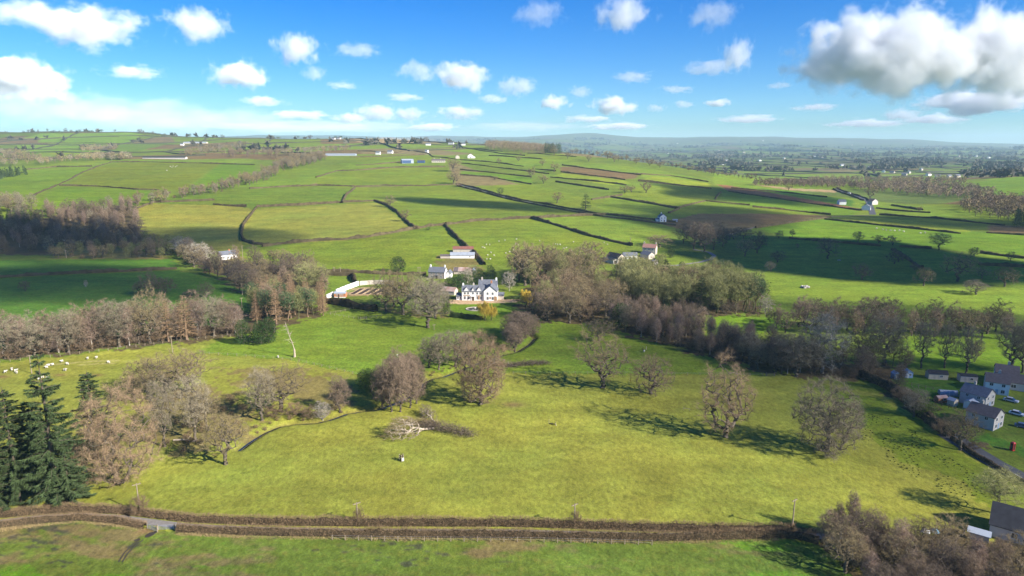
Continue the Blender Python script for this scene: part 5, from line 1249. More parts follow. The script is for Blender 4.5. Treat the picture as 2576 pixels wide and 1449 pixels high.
for i, (x, y) in enumerate(FARW):
    q = place("distant_house", 1590+x/2.604, 302+y/2.604, random.uniform(-60,60), 8, "tiny white house dotted on the hazy far plain", "house", "houses on the far plain"); s_ = 0.9 + math.hypot(q.location.x, q.location.y)/12000
    block(q,-6*s_,6*s_,-4*s_,4*s_,4.6*s_,7.6*s_,roof=R_SLATE if i % 3 else R_BROWN,wall=W_PALE if i % 2 else W_WHITE)
van = place("white_van", 2135, 488, -60, 2, "small white van on the valley road", "van")
MB().box(-2.4,2.4,-0.95,0.95,0.5,2.2).build("body", M_FRAME, van); MB().box(1.6,2.43,-0.85,0.85,1.3,2.0).build("windscreen", M_GLASS, van)
for x in (-1.5,1.5):
    for y in (-0.9,0.9): MB().tube([(x,y-0.12,0.38),(x,y+0.12,0.38)],0.38,10).build("wheel", R_DARK, van)

# cottages by the road
CT = [("rendered_cottage",2516,1080,34,9,'y',"rendered cottage with gable window facing the road, lowest of the row",W_GREY,R_BROWN),("terraced_cottage",2494,1026,34,9,'y',"cottage with black slate roof in the middle of the row",W_GREY,R_SLATE),("terraced_cottage",2506,992,-32,8,'x',"cottage with purple-brown roof below the top house",W_WHITE,R_BROWN),("terraced_cottage",2530,968,-32,8,'x',"topmost cottage with purple-brown roof and white gable end",W_WHITE,R_BROWN)]
for nm, x, y, rot, dp, ax, lab, wm, rm in CT:
    q = place(nm, x, y, rot, dp, lab, "house", "roadside cottages"); _, rq = block(q,-4.0,4.0,-4.5,4.5,4.8,7.3,ax,wall=wm,roof=rm); chimney(rq,0.6,1.5,6.6,8.5,W_PALE)
    q.scale = (.86,.86,.86)
    for u in (-2,2): window(q,u,3.9,1.1,1.1,-4.52); window(q,u,1.4,1.2,1.3,-4.52)
    for u in (-2,2): window(q,u,3.9,1.0,1.1,4.02,side='e'); window(q,u,3.9,1.0,1.1,-4.02,side='w')
    door(q,0,0.95,2.1,-4.52,M_LBLUE)
bg_ = place("bungalow", 2570, 985, -32, 7, "grey bungalow behind the topmost cottage", "house"); block(bg_,-6,6,-3.5,3.5,2.8,5.0,wall=W_GREY,roof=R_BROWN); window(bg_,-2.5,1.5,1.4,1.2,-3.52); window(bg_,2.5,1.5,1.4,1.2,-3.52)
cv = place("conservatory", 2453, 1030, 34, 3, "small white glazed conservatory behind the black-roofed cottage", "conservatory"); block(cv,-1.5,1.5,-1.5,1.5,2.1,2.9,wall=M_FRAME,roof=W_SHEET)
for u in (-.8,0,.8): window(cv,u,1.1,.6,1.4,-1.52)
for nm, x, y, rot, L_, Wd, e, r_, ax, wm, rm, lab in (("blue_shed",2257,954,8,2.2,2.2,2.0,2.7,'y',M_LBLUE,M_LBLUE,"narrow blue shed with open white door by the belt"),("blue_summerhouse",2286,951,-6,2.8,2.4,2.1,3.0,'y',M_LBLUE,W_SHEET,"light blue summerhouse with double doors"),("brown_summerhouse",2360,955,-10,6.6,3.2,2.1,3.1,'x',M_CREAM,R_DARK,"long cream and dark brown summerhouse"),("grey_shed",2404,1022,30,2.6,2.2,1.9,2.6,'y',M_CREAM,R_ZINC,"little shed with pale grey roof in the gardens"),("brick_shed",2372,1014,10,3.6,2.2,1.7,2.3,'x',W_BRICK,R_RUST,"rusty red shed beside the pale grey-roofed one"),("flat_garage",2437,962,-12,5.6,3.2,2.3,2.6,'x',W_GREY,R_DARK,"low dark-roofed garage beside the cottages")):
    q = place(nm, x, y, rot, Wd, lab, "shed"); block(q,-L_/2,L_/2,-Wd/2,Wd/2,e,r_,ax,wall=wm,roof=rm,over=.15,th=.08); window(q,0.3*L_/2,1.3,min(.9,L_*.25),.8,-Wd/2-.02)
    MB().box(-.3*L_/2-.35,-.3*L_/2+.35,-Wd/2-.05,-Wd/2+.02,0,1.8).build("door", M_FRAME if 'blue' in nm else wm, q)
pt = place("polytunnel", 2389, 997, -12, 3, "pale blue-white polytunnel among the cottage gardens", "greenhouse")
m_ = MB(); nn_ = 9; LL = 5.6
for i in range(nn_+1):
    t = math.pi*i/nn_; m_.v += [(-LL/2,-math.cos(t)*1.3,math.sin(t)*1.7),(LL/2,-math.cos(t)*1.3,math.sin(t)*1.7)]
m_.f += [(2*i,2*i+1,2*i+3,2*i+2) for i in range(nn_)] + [tuple(2*i for i in range(nn_,-1,-1)), tuple(2*i+1 for i in range(nn_+1))]
m_.build("cover", W_SHEET, pt)
for x in (-2.8,-1.4,0,1.4,2.8): MB().tube([(x,-math.cos(math.pi*i/8)*1.33,math.sin(math.pi*i/8)*1.74) for i in range(9)],.04,4).build("hoop",M_FRAME,pt)
sr = place("slate_house", 2578, 1372, -38, 8, "dark slate-roofed house at the thicket's edge", "house"); _, rq = block(sr,-6.5,6.5,-4.2,4.2,2.9,6.4,roof=R_DARK,wall=W_GREY); chimney(rq,4.2,0,6.0,7.8); window(sr,-2,1.6,1.1,1.2,-4.22); window(sr,2,1.6,1.1,1.2,-4.22)
cg = place("pale_lean_to", 2460, 1362, -38, 3, "pale corrugated lean-to beside the thicket", "shed"); block(cg,-1.9,1.9,-1.2,1.2,1.6,2.2,wall=W_GREY,roof=W_SHEET)
for x, y, lab, m2 in ((2328,1338,"white tarpaulin heap among the thicket trunks",M_FRAME),(2351,1337,"light blue tarpaulin heap among the thicket trunks",mat("blue_tarpaulin",(0.22,0.45,0.62),var=.2,scale=2))):
    p = at(x, y); rng = np.random.default_rng(int(x)); nr_, nt_ = 5, 10
    V_ = [(0,0,.9)]; F_ = []
    for i in range(1,nr_):
        for k in range(nt_):
            a = 6.283*k/nt_; rr__ = i/(nr_-1)*0.9*rng.uniform(.85,1.15); V_.append((math.cos(a)*rr__*1.2, math.sin(a)*rr__, max(0,.9*(1-(i/(nr_-1))**1.5))*rng.uniform(.75,1.1) - (.05 if i == nr_-1 else 0)))
    for k in range(nt_): F_.append((0,1+k,1+(k+1)%nt_))
    for i in range(nr_-2):
        for k in range(nt_): F_.append((1+i*nt_+k,1+(i+1)*nt_+k,1+(i+1)*nt_+(k+1)%nt_,1+i*nt_+(k+1)%nt_))
    tag(obj("tarpaulin", mesh_from("tarpaulin", V_, F_, [m2]), None, p), lab, "tarpaulin")
def car(px, py, rot, col, label):
    o = place("parked_car", px, py, rot, 1.8, label, "car", "cars by the cottages")
    m = mat("car_paint", col, rough=0.3, spec=0.5)
    MB().add([(-2.1,-.85,.35),(2.1,-.85,.35),(2.1,.85,.35),(-2.1,.85,.35),(-2.1,-.85,.85),(2.0,-.85,.80),(2.0,.85,.80),(-2.1,.85,.85)],[(0,3,2,1),(4,5,6,7),(0,1,5,4),(1,2,6,5),(2,3,7,6),(3,0,4,7)]).build("body", m, o)
    cb = MB().add([(-1.7,-.80,.84),(1.1,-.80,.82),(1.1,.80,.82),(-1.7,.80,.84),(-1.2,-.62,1.42),(.35,-.62,1.42),(.35,.62,1.42),(-1.2,.62,1.42)],[(0,1,5,4),(1,2,6,5),(2,3,7,6),(3,0,4,7)]).build("glasshouse", M_GLASS, o)
    MB().box(-1.22,.37,-.63,.63,1.41,1.47).build("roof", m, o)
    for x in (-1.3,1.3):
        for y in (-.8,.8):
            w = MB().tube([(x,y-.1,.32),(x,y+.1,.32)],.32,12).build("wheel", R_DARK, o); MB().tube([(x,y-.12,.32),(x,y+.12,.32)],.18,8).build("rim", M_STEEL, w)
    for y in (-.55,.55): MB().box(1.98,2.06,y-.18,y+.18,.6,.74).build("headlight", M_FRAME, o)
car(2541, 1012, -50, (0.55,0.56,0.58), "silver car parked beside the cottage row"); car(2556, 1046, -50, (0.75,0.75,0.74), "white car parked below the silver one"); car(2572, 1078, -40, (0.10,0.13,0.22), "dark blue car parked near the lowest cottage")
# red telephone kiosk
kp = at(2546, 1133); kk = tag(empty("telephone_kiosk", kp, R(20)), "red telephone kiosk on the roadside grass below the cottages", "kiosk")
f_ = MB()
for x in (-.42,.42):
    for y in (-.42,.42): f_.box(x-.06,x+.06,y-.06,y+.06,0,2.2)
for z0, z1 in ((0,.35),(2.1,2.3)): f_.box(-.47,.47,-.47,.47,z0,z1)
f_.build("frame", M_RED, kk); MB().box(-.40,.40,-.40,.40,.35,2.1).build("pane", M_GLASS, kk)
rf = MB().add([(-.5,-.5,2.3),(.5,-.5,2.3),(.5,.5,2.3),(-.5,.5,2.3),(-.25,-.25,2.55),(.25,-.25,2.55),(.25,.25,2.55),(-.25,.25,2.55)],[(0,3,2,1),(4,5,6,7),(0,1,5,4),(1,2,6,5),(2,3,7,6),(3,0,4,7)]).build("roof", M_RED, kk)
for z in (.7,1.05,1.4,1.75): MB().box(-.45,.45,-.45,-.42,z-.02,z+.02).build("glazing_bar", M_RED, kk)

# ------------------------------------------------------------------ walled garden, pond
def wall_run(name, pxs, h, th, m, label, cat="wall"):
    pp = resample(line(pxs), 1.5); v, f = [], []
    for i in range(len(pp)):
        d = unit(pp[min(i+1,len(pp)-1)]-pp[max(i-1,0)]); nn = np.array([-d[1],d[0]])*th/2
        z = zat(*pp[i]); zt = z + h + 0.08*math.sin(i*1.7)
        for q, zz in ((pp[i]-nn,z-.4),(pp[i]-nn,zt),(pp[i]+nn,zt),(pp[i]+nn,z-.4)): v.append((q[0],q[1],zz))
    for i in range(len(pp)-1):
        for k in range(3): f.append((4*i+k,4*i+k+1,4*i+k+5,4*i+k+4))
    f += [(0,3,2,1),tuple(len(v)-4+k for k in range(4))]
    return tag(obj(name, mesh_from(name, v, f, [m])), label, cat)
wall_run("garden_wall", [(822,753),(830,749),(838,745)], 2.6, .5, W_WHITE, "short whitewashed wall stub beside the brick hut")
gw = wall_run("garden_wall", [(846,740),(860,734),(880,726),(902,718)], 2.8, .5, W_WHITE, "sloping whitewashed wall of the kitchen garden")
wall_run("garden_wall", [(905,718),(925,716),(946,715),(990,716)], 2.6, .5, W_PALE, "pale stone back wall of the kitchen garden")
bh = place("brick_hut", 855, 749, 0, 4, "small orange brick hut with dark panels on its roof", "shed"); block(bh,-3.2,3.2,-2,2,2.4,3.2,wall=W_BRICK,roof=W_SHEET,over=.15)
for x in (-1.6,.2,1.4): window(bh,x,1.7,.7,.5,-2.02)
door(bh,-.7,.8,1.9,-2.02); MB().box(-3.25,3.25,-2.05,-1.99,-.1,.5).build("plinth",W_WHITE,bh)
for i in range(5):
    a_, b_, c_, d_ = at(905+i*19,726.5), at(918+i*19,726.5), at(905-13+i*18.4,741.5), at(891-13+i*18.4,741.5)
    for k, (q0, q1, q2, q3, hh) in enumerate([(a_,b_,c_,d_,.25)]):
        bed = empty("garden_bed", q0); tag(bed, "dark timber-edged vegetable bed in the walled kitchen garden", "garden bed", "kitchen garden beds")
        L_ = [Vector(q)-Vector(q0) for q in (q0,q1,q2,q3)]
        MB().add([(v.x,v.y,v.z-.1) for v in L_]+[(v.x,v.y,v.z+.22) for v in L_],[(0,1,5,4),(1,2,6,5),(2,3,7,6),(3,0,4,7),(4,5,6,7)]).build("soil", M_SOIL, bed)
        for s in range(4):
            u, w2 = L_[s], L_[(s+1)%4]; MB().tube([(u.x,u.y,u.z+.2),(w2.x,w2.y,w2.z+.2)],.16,4).build("edging", M_TAN, bed)
pp0 = at(1195, 778); pond = tag(empty("garden_pond", pp0), "oval stone-rimmed pond on the manor lawn", "pond")
N_ = 40; vv, ff = [], []
for i in range(N_):
    a = 6.283*i/N_
    for r__, z in ((1.0,.05),(1.0,.35),(.9,.35),(.9,.05)): vv.append((math.cos(a)*4.9*r__, math.sin(a)*4.2*r__, z))
for i in range(N_):
    for k in range(3): ff.append((4*i+k,4*((i+1)%N_)+k,4*((i+1)%N_)+k+1,4*i+k+1))
obj("rim", mesh_from("rim", vv, ff, [W_PALE]), pond)
obj("water", mesh_from("water", [(math.cos(6.283*i/N_)*4.42, math.sin(6.283*i/N_)*3.79, .17) for i in range(N_)], [tuple(range(N_))], [M_WATER]), pond)
MB().tube([(0,0,.1),(0,0,.7),(0,0,.75),(0,0,1.1)],[.3,.25,.6,.2],10).build("fountain", W_PALE, pond)

# ------------------------------------------------------------------ poles, fences, gates
def pole(px, py, hpx, label, arms=1, group=None, m=M_WOOD):
    p = at(px, py); k = mpp(p); h = hpx*k/math.cos(math.atan2(CAM_H-p.z, p.y)); o = tag(empty("utility_pole", p, R(35)), label, "pole", group)
    s = max(1.0, k/0.22)
    MB().tube([(0,0,-.5),(0,0,h)],[.17*s,.12*s],7).build("shaft", m, o)
    for a in range(arms):
        c = MB().box(-.9,.9,-.06*s,.06*s,h-.35-a*.9,h-.2-a*.9).build("crossarm", m, o)
        for x in (-.8,.8): MB().tube([(x,0,h-.2-a*.9),(x,0,h+.05-a*.9)],.06*s,5).build("insulator", M_DARKW, c)
for x, y, h, lab in ((80,939,45,"pale pole standing among the grazing sheep"),(434,887,41,"pole on the grass below the treeline"),(609,846,44,"pole rising behind the small conical yew"),(610,742,29,"upper pole at the foot of the cottage wood"),(609,775,26,"lower pole below the cottage wood"),(612,664,46,"tall pole beside the long low white cottage"),(167,649,20,"pole by the belt above the shaded fields"),(352,1290,66,"old pole inside the lane hedge sapling"),(900,1318,48,"low pole in the middle of the lane hedge"),(1445,1326,52,"slim pole in the lane hedge beside a thin sapling"),(1992,1338,72,"dark pole where the lane hedge meets the thicket"),(1052,692,20,"paired pole beside the stone cottage"),(1057,696,24,"taller paired pole beside the stone cottage"),(841,690,18,"pole on the cottage lane"),(857,691,18,"second pole on the cottage lane"),(1586,608,10,"white-topped pole above the red-roofed farm"),(1092,830,14,"thin pole beside the great weeping tree")):
    pole(x, y, h, lab)
def fence(pxs, spacing, hgt_, label, rails=2, m=M_WOOD, pr=.07, wires=True):
    pp = resample(line(pxs), spacing); o = tag(empty("fence", (pp[0][0],pp[0][1],zat(*pp[0]))), label, "fence")
    c0 = Vector(o.location); post = MB().box(-pr,pr,-pr,pr,-.3,hgt_).mesh("post", m)
    pts = []
    for q in pp:
        z = zat(*q); pts.append(Vector((q[0],q[1],z))-c0); obj("post", post, o, pts[-1])
    for r_ in range(rails):
        z = hgt_*(0.9 - 0.4*r_); mb = MB(); mb.tube([(v.x,v.y,v.z+z) for v in pts], .012 if wires else .05, 3); mb.build("wire" if wires else "rail", M_STEEL if wires else m, o)
fence([(0,912),(130,899),(260,884),(400,866),(520,852),(600,845)], 3.4, 1.25, "post and wire fence along the foot of the treeline")
fence([(836,1358),(980,1361),(1288,1363),(1450,1366),(1640,1371)], 2.9, 1.2, "post and wire fence in front of the long lane hedge", pr=.08)
fence([(832,790),(860,785),(890,778)], 2.6, 1.2, "timber rail fence below the dark garden hedge", wires=False)
fence([(820,790),(860,797),(905,803),(935,800),(960,795)], 3.0, 1.1, "thin wire fence round the little paddock")
fence([(504,890),(621,897),(742,907),(859,934),(908,945)], 4.0, 1.1, "wire fence between the green paddock and the rough pasture")
fence([(1291,941),(1439,941),(1583,941),(1697,943),(1919,946)], 4.5, 1.1, "wire fence crossing the pasture behind the big oaks")
fence([(2293,970),(2330,978),(2365,985)], 2.0, 1.2, "garden rail fence beside the polytunnel", wires=False)
fence([(2300,1000),(2360,1018),(2440,1045)], 2.2, 1.4, "dark garden fence below the polytunnel", wires=False, m=M_DARKW)
def gate(px, py, rot, w, label, m=M_STEEL, bars=5, h=1.15):
    p = at(px, py); o = tag(empty("field_gate", p, R(rot)), label, "gate")
    for x in (0, w/2, w): MB().box(x-.03,x+.03,-.03,.03,.1,h).build("stile", m, o)
    for b in range(bars): MB().tube([(0,0,.15+b*(h-.15)/(bars-1)),(w,0,.15+b*(h-.15)/(bars-1))],.035,5).build("bar", m, o)
    for x in (-.15, w+.15): MB().tube([(x,0,-.3),(x,0,h+.2)],.1,6).build("gate_post", M_WOOD, o)
gate(372,1330,-25,3.0,"galvanised gate swung open against the lane hedge"); gate(399,1333,4,3.4,"galvanised gate across the gap in the lane hedge")
gate(1928,946,-3,2.8,"grey field gate where the birch belt ends", M_WOOD, 4); gate(908,803,8,2.6,"small gate in the paddock wire fence", M_WOOD, 4); gate(948,1008,0,2.0,"small timber sheep hurdle by the pool", M_WOOD, 3)
hr = tag(empty("feed_rack", at(215,984), R(5)), "timber feed rack on the sheep pasture", "feed rack")
for x in (-1.6,1.6): MB().box(x-.06,x+.06,-.06,.06,0,1.5).build("post", M_BLEACH, hr)
MB().box(-1.6,1.6,-.5,.5,.5,.62).build("trough", M_DARKW, hr); MB().box(-1.6,1.6,-.04,.04,.9,1.0).build("rail", M_BLEACH, hr)
tg = tag(empty("tree_guard", at(1010,1159), R(20)), "dark timber tree guard with a white panel on the open pasture", "tree guard")
for i in range(3):
    a = 2.094*i+.4; MB().tube([(math.cos(a)*.75,math.sin(a)*.75,0),(math.cos(a)*.6,math.sin(a)*.6,1.9)],.07,5).build("post", M_BLEACH, tg)
    b = a+2.094
    for z in (.5,1.0,1.5): MB().tube([(math.cos(a)*.7,math.sin(a)*.7,z),(math.cos(b)*.7,math.sin(b)*.7,z)],.09,4).build("rail", M_DARKW, tg)
MB().box(.05,.55,-.72,-.66,.2,1.1).build("panel", M_FRAME, tg); MB().tube([(0,0,0),(0.05,0,2.1)],.05,5).build("stem", M_DARKW, tg)
br = tag(empty("broken_rail", at(1391,1068), R(-30)), "broken timber guard with leaning pale posts on the open pasture", "fence")
MB().tube([(-1.2,0,.1),(.9,-.3,.45)],.16,5).build("beam", M_DARKW, br); MB().tube([(-1.5,.1,0),(-1.35,.1,1.4)],.06,4).build("post", M_BLEACH, br); MB().tube([(1.0,-.3,0),(1.15,-.3,1.3)],.07,4).build("post", M_BLEACH, br); MB().tube([(1.3,-.2,0),(1.0,-.5,.7)],.06,4).build("post", M_BLEACH, br)
dp = tag(empty("timber_jump", at(1727,1033), R(-15)), "low pale timber rail between the stout tree and tall oval tree", "rail")
for x in (-1,1): MB().tube([(x,0,-.1),(x,0,1.0)],.06,4).build("post", M_BLEACH, dp)
MB().tube([(-1,0,.8),(1,0,.8)],.05,4).build("rail", M_BLEACH, dp)
ps = tag(empty("timber_stub", at(1622,880)), "pair of short dark posts on the green behind the broad oak", "post")
MB().tube([(-.8,0,-.1),(-.8,0,1.1)],.14,6).build("post", M_DARKW, ps); MB().tube([(.6,0,-.1),(.6,0,1.4)],.14,6).build("post", M_BLEACH, ps)

# ------------------------------------------------------------------ dead wood
def fallen(px, py, rz, length, kind, label, tilt=82, flat=0.6):
    p = at(px, py); H, pr = get_proto(kind, 0)[1]
    o = tag(empty("fallen_tree", (p.x,p.y,p.z+.3), R(rz)), label, "fallen tree"); s = length/H
    o.rotation_euler = (R(tilt), 0, R(rz)); o.scale = (s*flat, s*flat, s)
    tm = pr[0].copy(); tm.materials.clear(); tm.materials.append(M_BLEACH)
    obj("trunk", tm, o); obj("crown", pr[1], o)
fallen(1090,1080,-62,17,'oak',"bleached fallen tree with tangled limbs on the pasture"); fallen(1095,1066,-150,11,'dark',"broken crown of the fallen tree lying beside it", 80); fallen(1300,922,-95,12,'alder',"dark brushwood heap of a felled tree behind the skirted lime", 86, .8)
def brush(px0, px1, n, hgt_, wid, label, m):
    a, b = at(*px0), at(*px1); rng = np.random.default_rng(int(px0[0]))
    t = rng.uniform(0,1,n); c = np.array([[a.x,a.y]]) + np.outer(t,[b.x-a.x,b.y-a.y]) + rng.normal(0,wid,(n,2))
    env = np.sin(np.pi*np.clip(t,.03,.97))**.5
    P0 = np.concatenate([c,(hgt(c[:,0],c[:,1]) + rng.uniform(0,hgt_,n)*env)[:,None]],1)
    D = unit(np.concatenate([rng.normal(0,1,(n,2)),np.abs(rng.normal(0,.5,(n,1)))],1))
    V, F = blades(P0, D, rng.uniform(.5,1.8,n), np.full(n,.07), rng)
    tag(obj("brushwood", mesh_from("brushwood",V,F,[m])), label, "brushwood", kind='stuff')
brush((1050,1070),(1185,1096),3600,2.0,1.5,"tangle of dark brushwood under the bleached fallen tree", TW['dark']); brush((1005,1064),(1100,1068),1500,1.5,1.0,"thin spread of brushwood at the end of the fallen tree", TW['oak']); brush((1275,922),(1375,914),2600,1.4,1.3,"long low heap of cut brushwood on the green", TW['dark'])
dd = empty("dead_tree", at(741,898)); tag(dd, "white dead tree leaning over a hollow stump", "dead tree")
MB().tube([(0,0,-.2),(.1,0,1.2),(.1,0,3.4)],[.55,.42,.34],8).build("stump", M_BLEACH, dd)
MB().tube([(.1,0,3.2),(-.6,.2,6),(-1.6,0,9),(-2.6,.3,13),(-2.9,0,15)],[.19,.15,.11,.07,.03],6).build("stem", M_BLEACH, dd)
rng_ = np.random.default_rng(5)
for i in range(34):
    t = rng_.uniform(.2,.95); b0 = Vector((.1-2.9*t, .1, 3.2+11.5*t)); d_ = Vector((rng_.uniform(-1.4,.5), rng_.uniform(-.8,.8), rng_.uniform(-.2,.9)))*(2.4*(1.2-t)+.6)
    MB().tube([b0, b0+d_*.5+Vector((0,0,.2)), b0+d_],[.07,.05,.015],4).build("branch", M_BLEACH, dd)
lg = tag(empty("fallen_log", at(470,1112), R(-6)), "white fallen trunk among the stream clump", "log"); MB().tube([(-4,0,.4),(-1,.1,.7),(2,0,.4),(4.5,.2,.9)],[.3,.26,.2,.08],7).build("trunk", M_BLEACH, lg); MB().tube([(0,0,.5),(.8,.6,1.6),(1.4,.7,2.4)],[.14,.1,.03],5).build("branch", M_BLEACH, lg)
for x, y, s_, lab in ((2028,724,2.6,"pale boulder heap on the park slope"),(2110,655,1.2,"pale stones beside the leaning park oak"),(325,622,1.5,"pale rock by the shaded belt")):
    p = at(x, y); o = tag(empty("rock_pile", p), lab, "rocks"); rng = np.random.default_rng(int(x))
    for i in range(7):
        V_ = unit(rng.normal(size=(14,3)))*rng.uniform(.6,1.1,(14,1))*s_*.5
        import bmesh
        bm = bmesh.new(); [bm.verts.new(tuple(v)) for v in V_]; bmesh.ops.convex_hull(bm, input=bm.verts); me = bpy.data.meshes.new("stone"); bm.to_mesh(me); bm.free(); me.materials.append(M_STONE)
        obj("stone", me, o, (rng.uniform(-1,1)*s_, rng.uniform(-.5,.5)*s_, .15*s_))

# ------------------------------------------------------------------ sheep
def sheep_mesh():
    V_ = [(0,0,.62),(.32,0,.64),(-.34,0,.62),(.52,0,.78),(.72,0,.80),(.84,0,.72)]; E_ = [(0,1),(0,2),(1,3),(3,4),(4,5)]; rad = [.30,.27,.26,.14,.11,.06]
    for sx, root in ((.30,1),(-.30,2)):
        for sy in (-.14,.14):
            b = len(V_); V_ += [(sx,sy,.36),(sx+.01,sy,.02)]; E_ += [(root,b),(b,b+1)]; rad += [.075,.04]
    me = bpy.data.meshes.new("sheep_cage"); me.from_pydata(V_, E_, []); me.update()
    o = bpy.data.objects.new("sheep_cage", me); COL.objects.link(o)
    m = o.modifiers.new("s",'SKIN'); sv = me.skin_vertices[0].data
    for i, r_ in enumerate(rad): sv[i].radius = (r_, r_)
    sv[0].use_root = True
    o.modifiers.new("d",'SUBSURF').levels = 1
    dg = bpy.context.evaluated_depsgraph_get(); out = bpy.data.meshes.new_from_object(o.evaluated_get(dg)); out.name = "sheep"
    bpy.data.objects.remove(o); out.materials.clear(); out.materials.append(M_FLEECE); out.polygons.foreach_set("use_smooth", np.ones(len(out.polygons),bool)); return out
SHEEP = sheep_mesh()
def sheep(pts, group, label, s=1.15):
    for x, y in pts:
        p = at(x, y); o = obj("sheep", SHEEP, None, p); o.rotation_euler = (0,0,random.uniform(0,6.28)); o.scale = (s,s*1.1,s); tag(o, label, "sheep", group)
sheep([(x/8.1, 874.5+y/8.1) for x, y in ((105,515),(245,465),(318,490),(345,525),(955,420),(995,380),(1078,365),(1265,297),(1380,350),(1325,475),(1790,237),(1970,220),(2220,318),(870,620),(990,635),(800,665))], "sheep below the treeline", "white sheep grazing the pasture below the treeline")
sheep([(795+x/2.987, 302+y/2.987) for x, y in ((1375,915),(1420,908),(1505,900),(1500,935),(1520,945),(1280,940),(1305,940),(1250,960),(1268,965),(1315,1000),(1340,1022),(1290,1020),(1283,1050),(1310,1050),(1455,995),(1485,980),(1425,1005),(1680,912),(1800,937),(1815,940),(1835,940),(1860,970),(1880,965),(1925,988),(1935,920),(2165,925),(2190,940))], "sheep behind the manor", "tiny white sheep in the field behind the barns and manor", 1.15)
sheep([(x/2.987, 302+y/2.987) for x, y in [(470+i*11.5, 905+ (i*37 % 34)) for i in range(20)]], "sheep by the hillside wood", "tiny white sheep in the shade below the hillside wood", 1.2)
sheep([(x/2.987, 302+y/2.987) for x, y in ((1280,352),(1300,350),(1318,355),(1330,348),(1255,382),(1292,358))], "sheep on the striped field", "tiny white sheep on the far striped field", 1.8)
sheep([(1590+x/2.604, 302+y/2.604) for x, y in ((1640,720),(1665,725),(1690,728),(1720,730),(1750,728),(1600,715),(1780,735),(1890,745),(1920,742))], "sheep in the bright valley field", "tiny white sheep in the bright green valley field", 1.6)
sheep([(1620,880+6),(700,900),(1000,897)], "stray sheep on the green", "stray sheep on the green paddock", 1.0)

# rush tussocks on the damp side of the pasture
def tussocks():
    rng = np.random.default_rng(9); pts = scatter([(2150,1030),(2260,1060),(2350,1120),(2480,1215),(2500,1250),(2400,1250),(2280,1190),(2170,1110)], 420, 1.1, 77)
    Vs, Fs, off = [], [], 0
    for p in pts:
        n = 18; s = rng.uniform(.2,.5)**1.0 * (1 + 1.1*(rng.uniform() < .22))
        if math.sin(p.x*.31+1)*math.sin(p.y*.27)+.5*math.sin(p.x*.8-p.y*.5) < -.15: continue
        P0 = np.stack([p.x+rng.normal(0,.22*s,n), p.y+rng.normal(0,.18*s,n), np.full(n,p.z)],1); D = unit(np.stack([rng.normal(0,.5,n),rng.normal(0,.5,n),np.ones(n)],1))
        V, F = blades(P0, D, rng.uniform(.3,.75,n)*s, np.full(n,.12), rng); Vs.append(V); Fs.append(F+off); off += len(V)
    tag(obj("rush_tussocks", mesh_from("rush_tussocks", np.concatenate(Vs), np.concatenate(Fs), [mat("rushes",(0.05,0.07,0.02),island=.4)])), "dark rush tussocks dotting the damp pasture side", "rushes", kind='stuff')
tussocks()

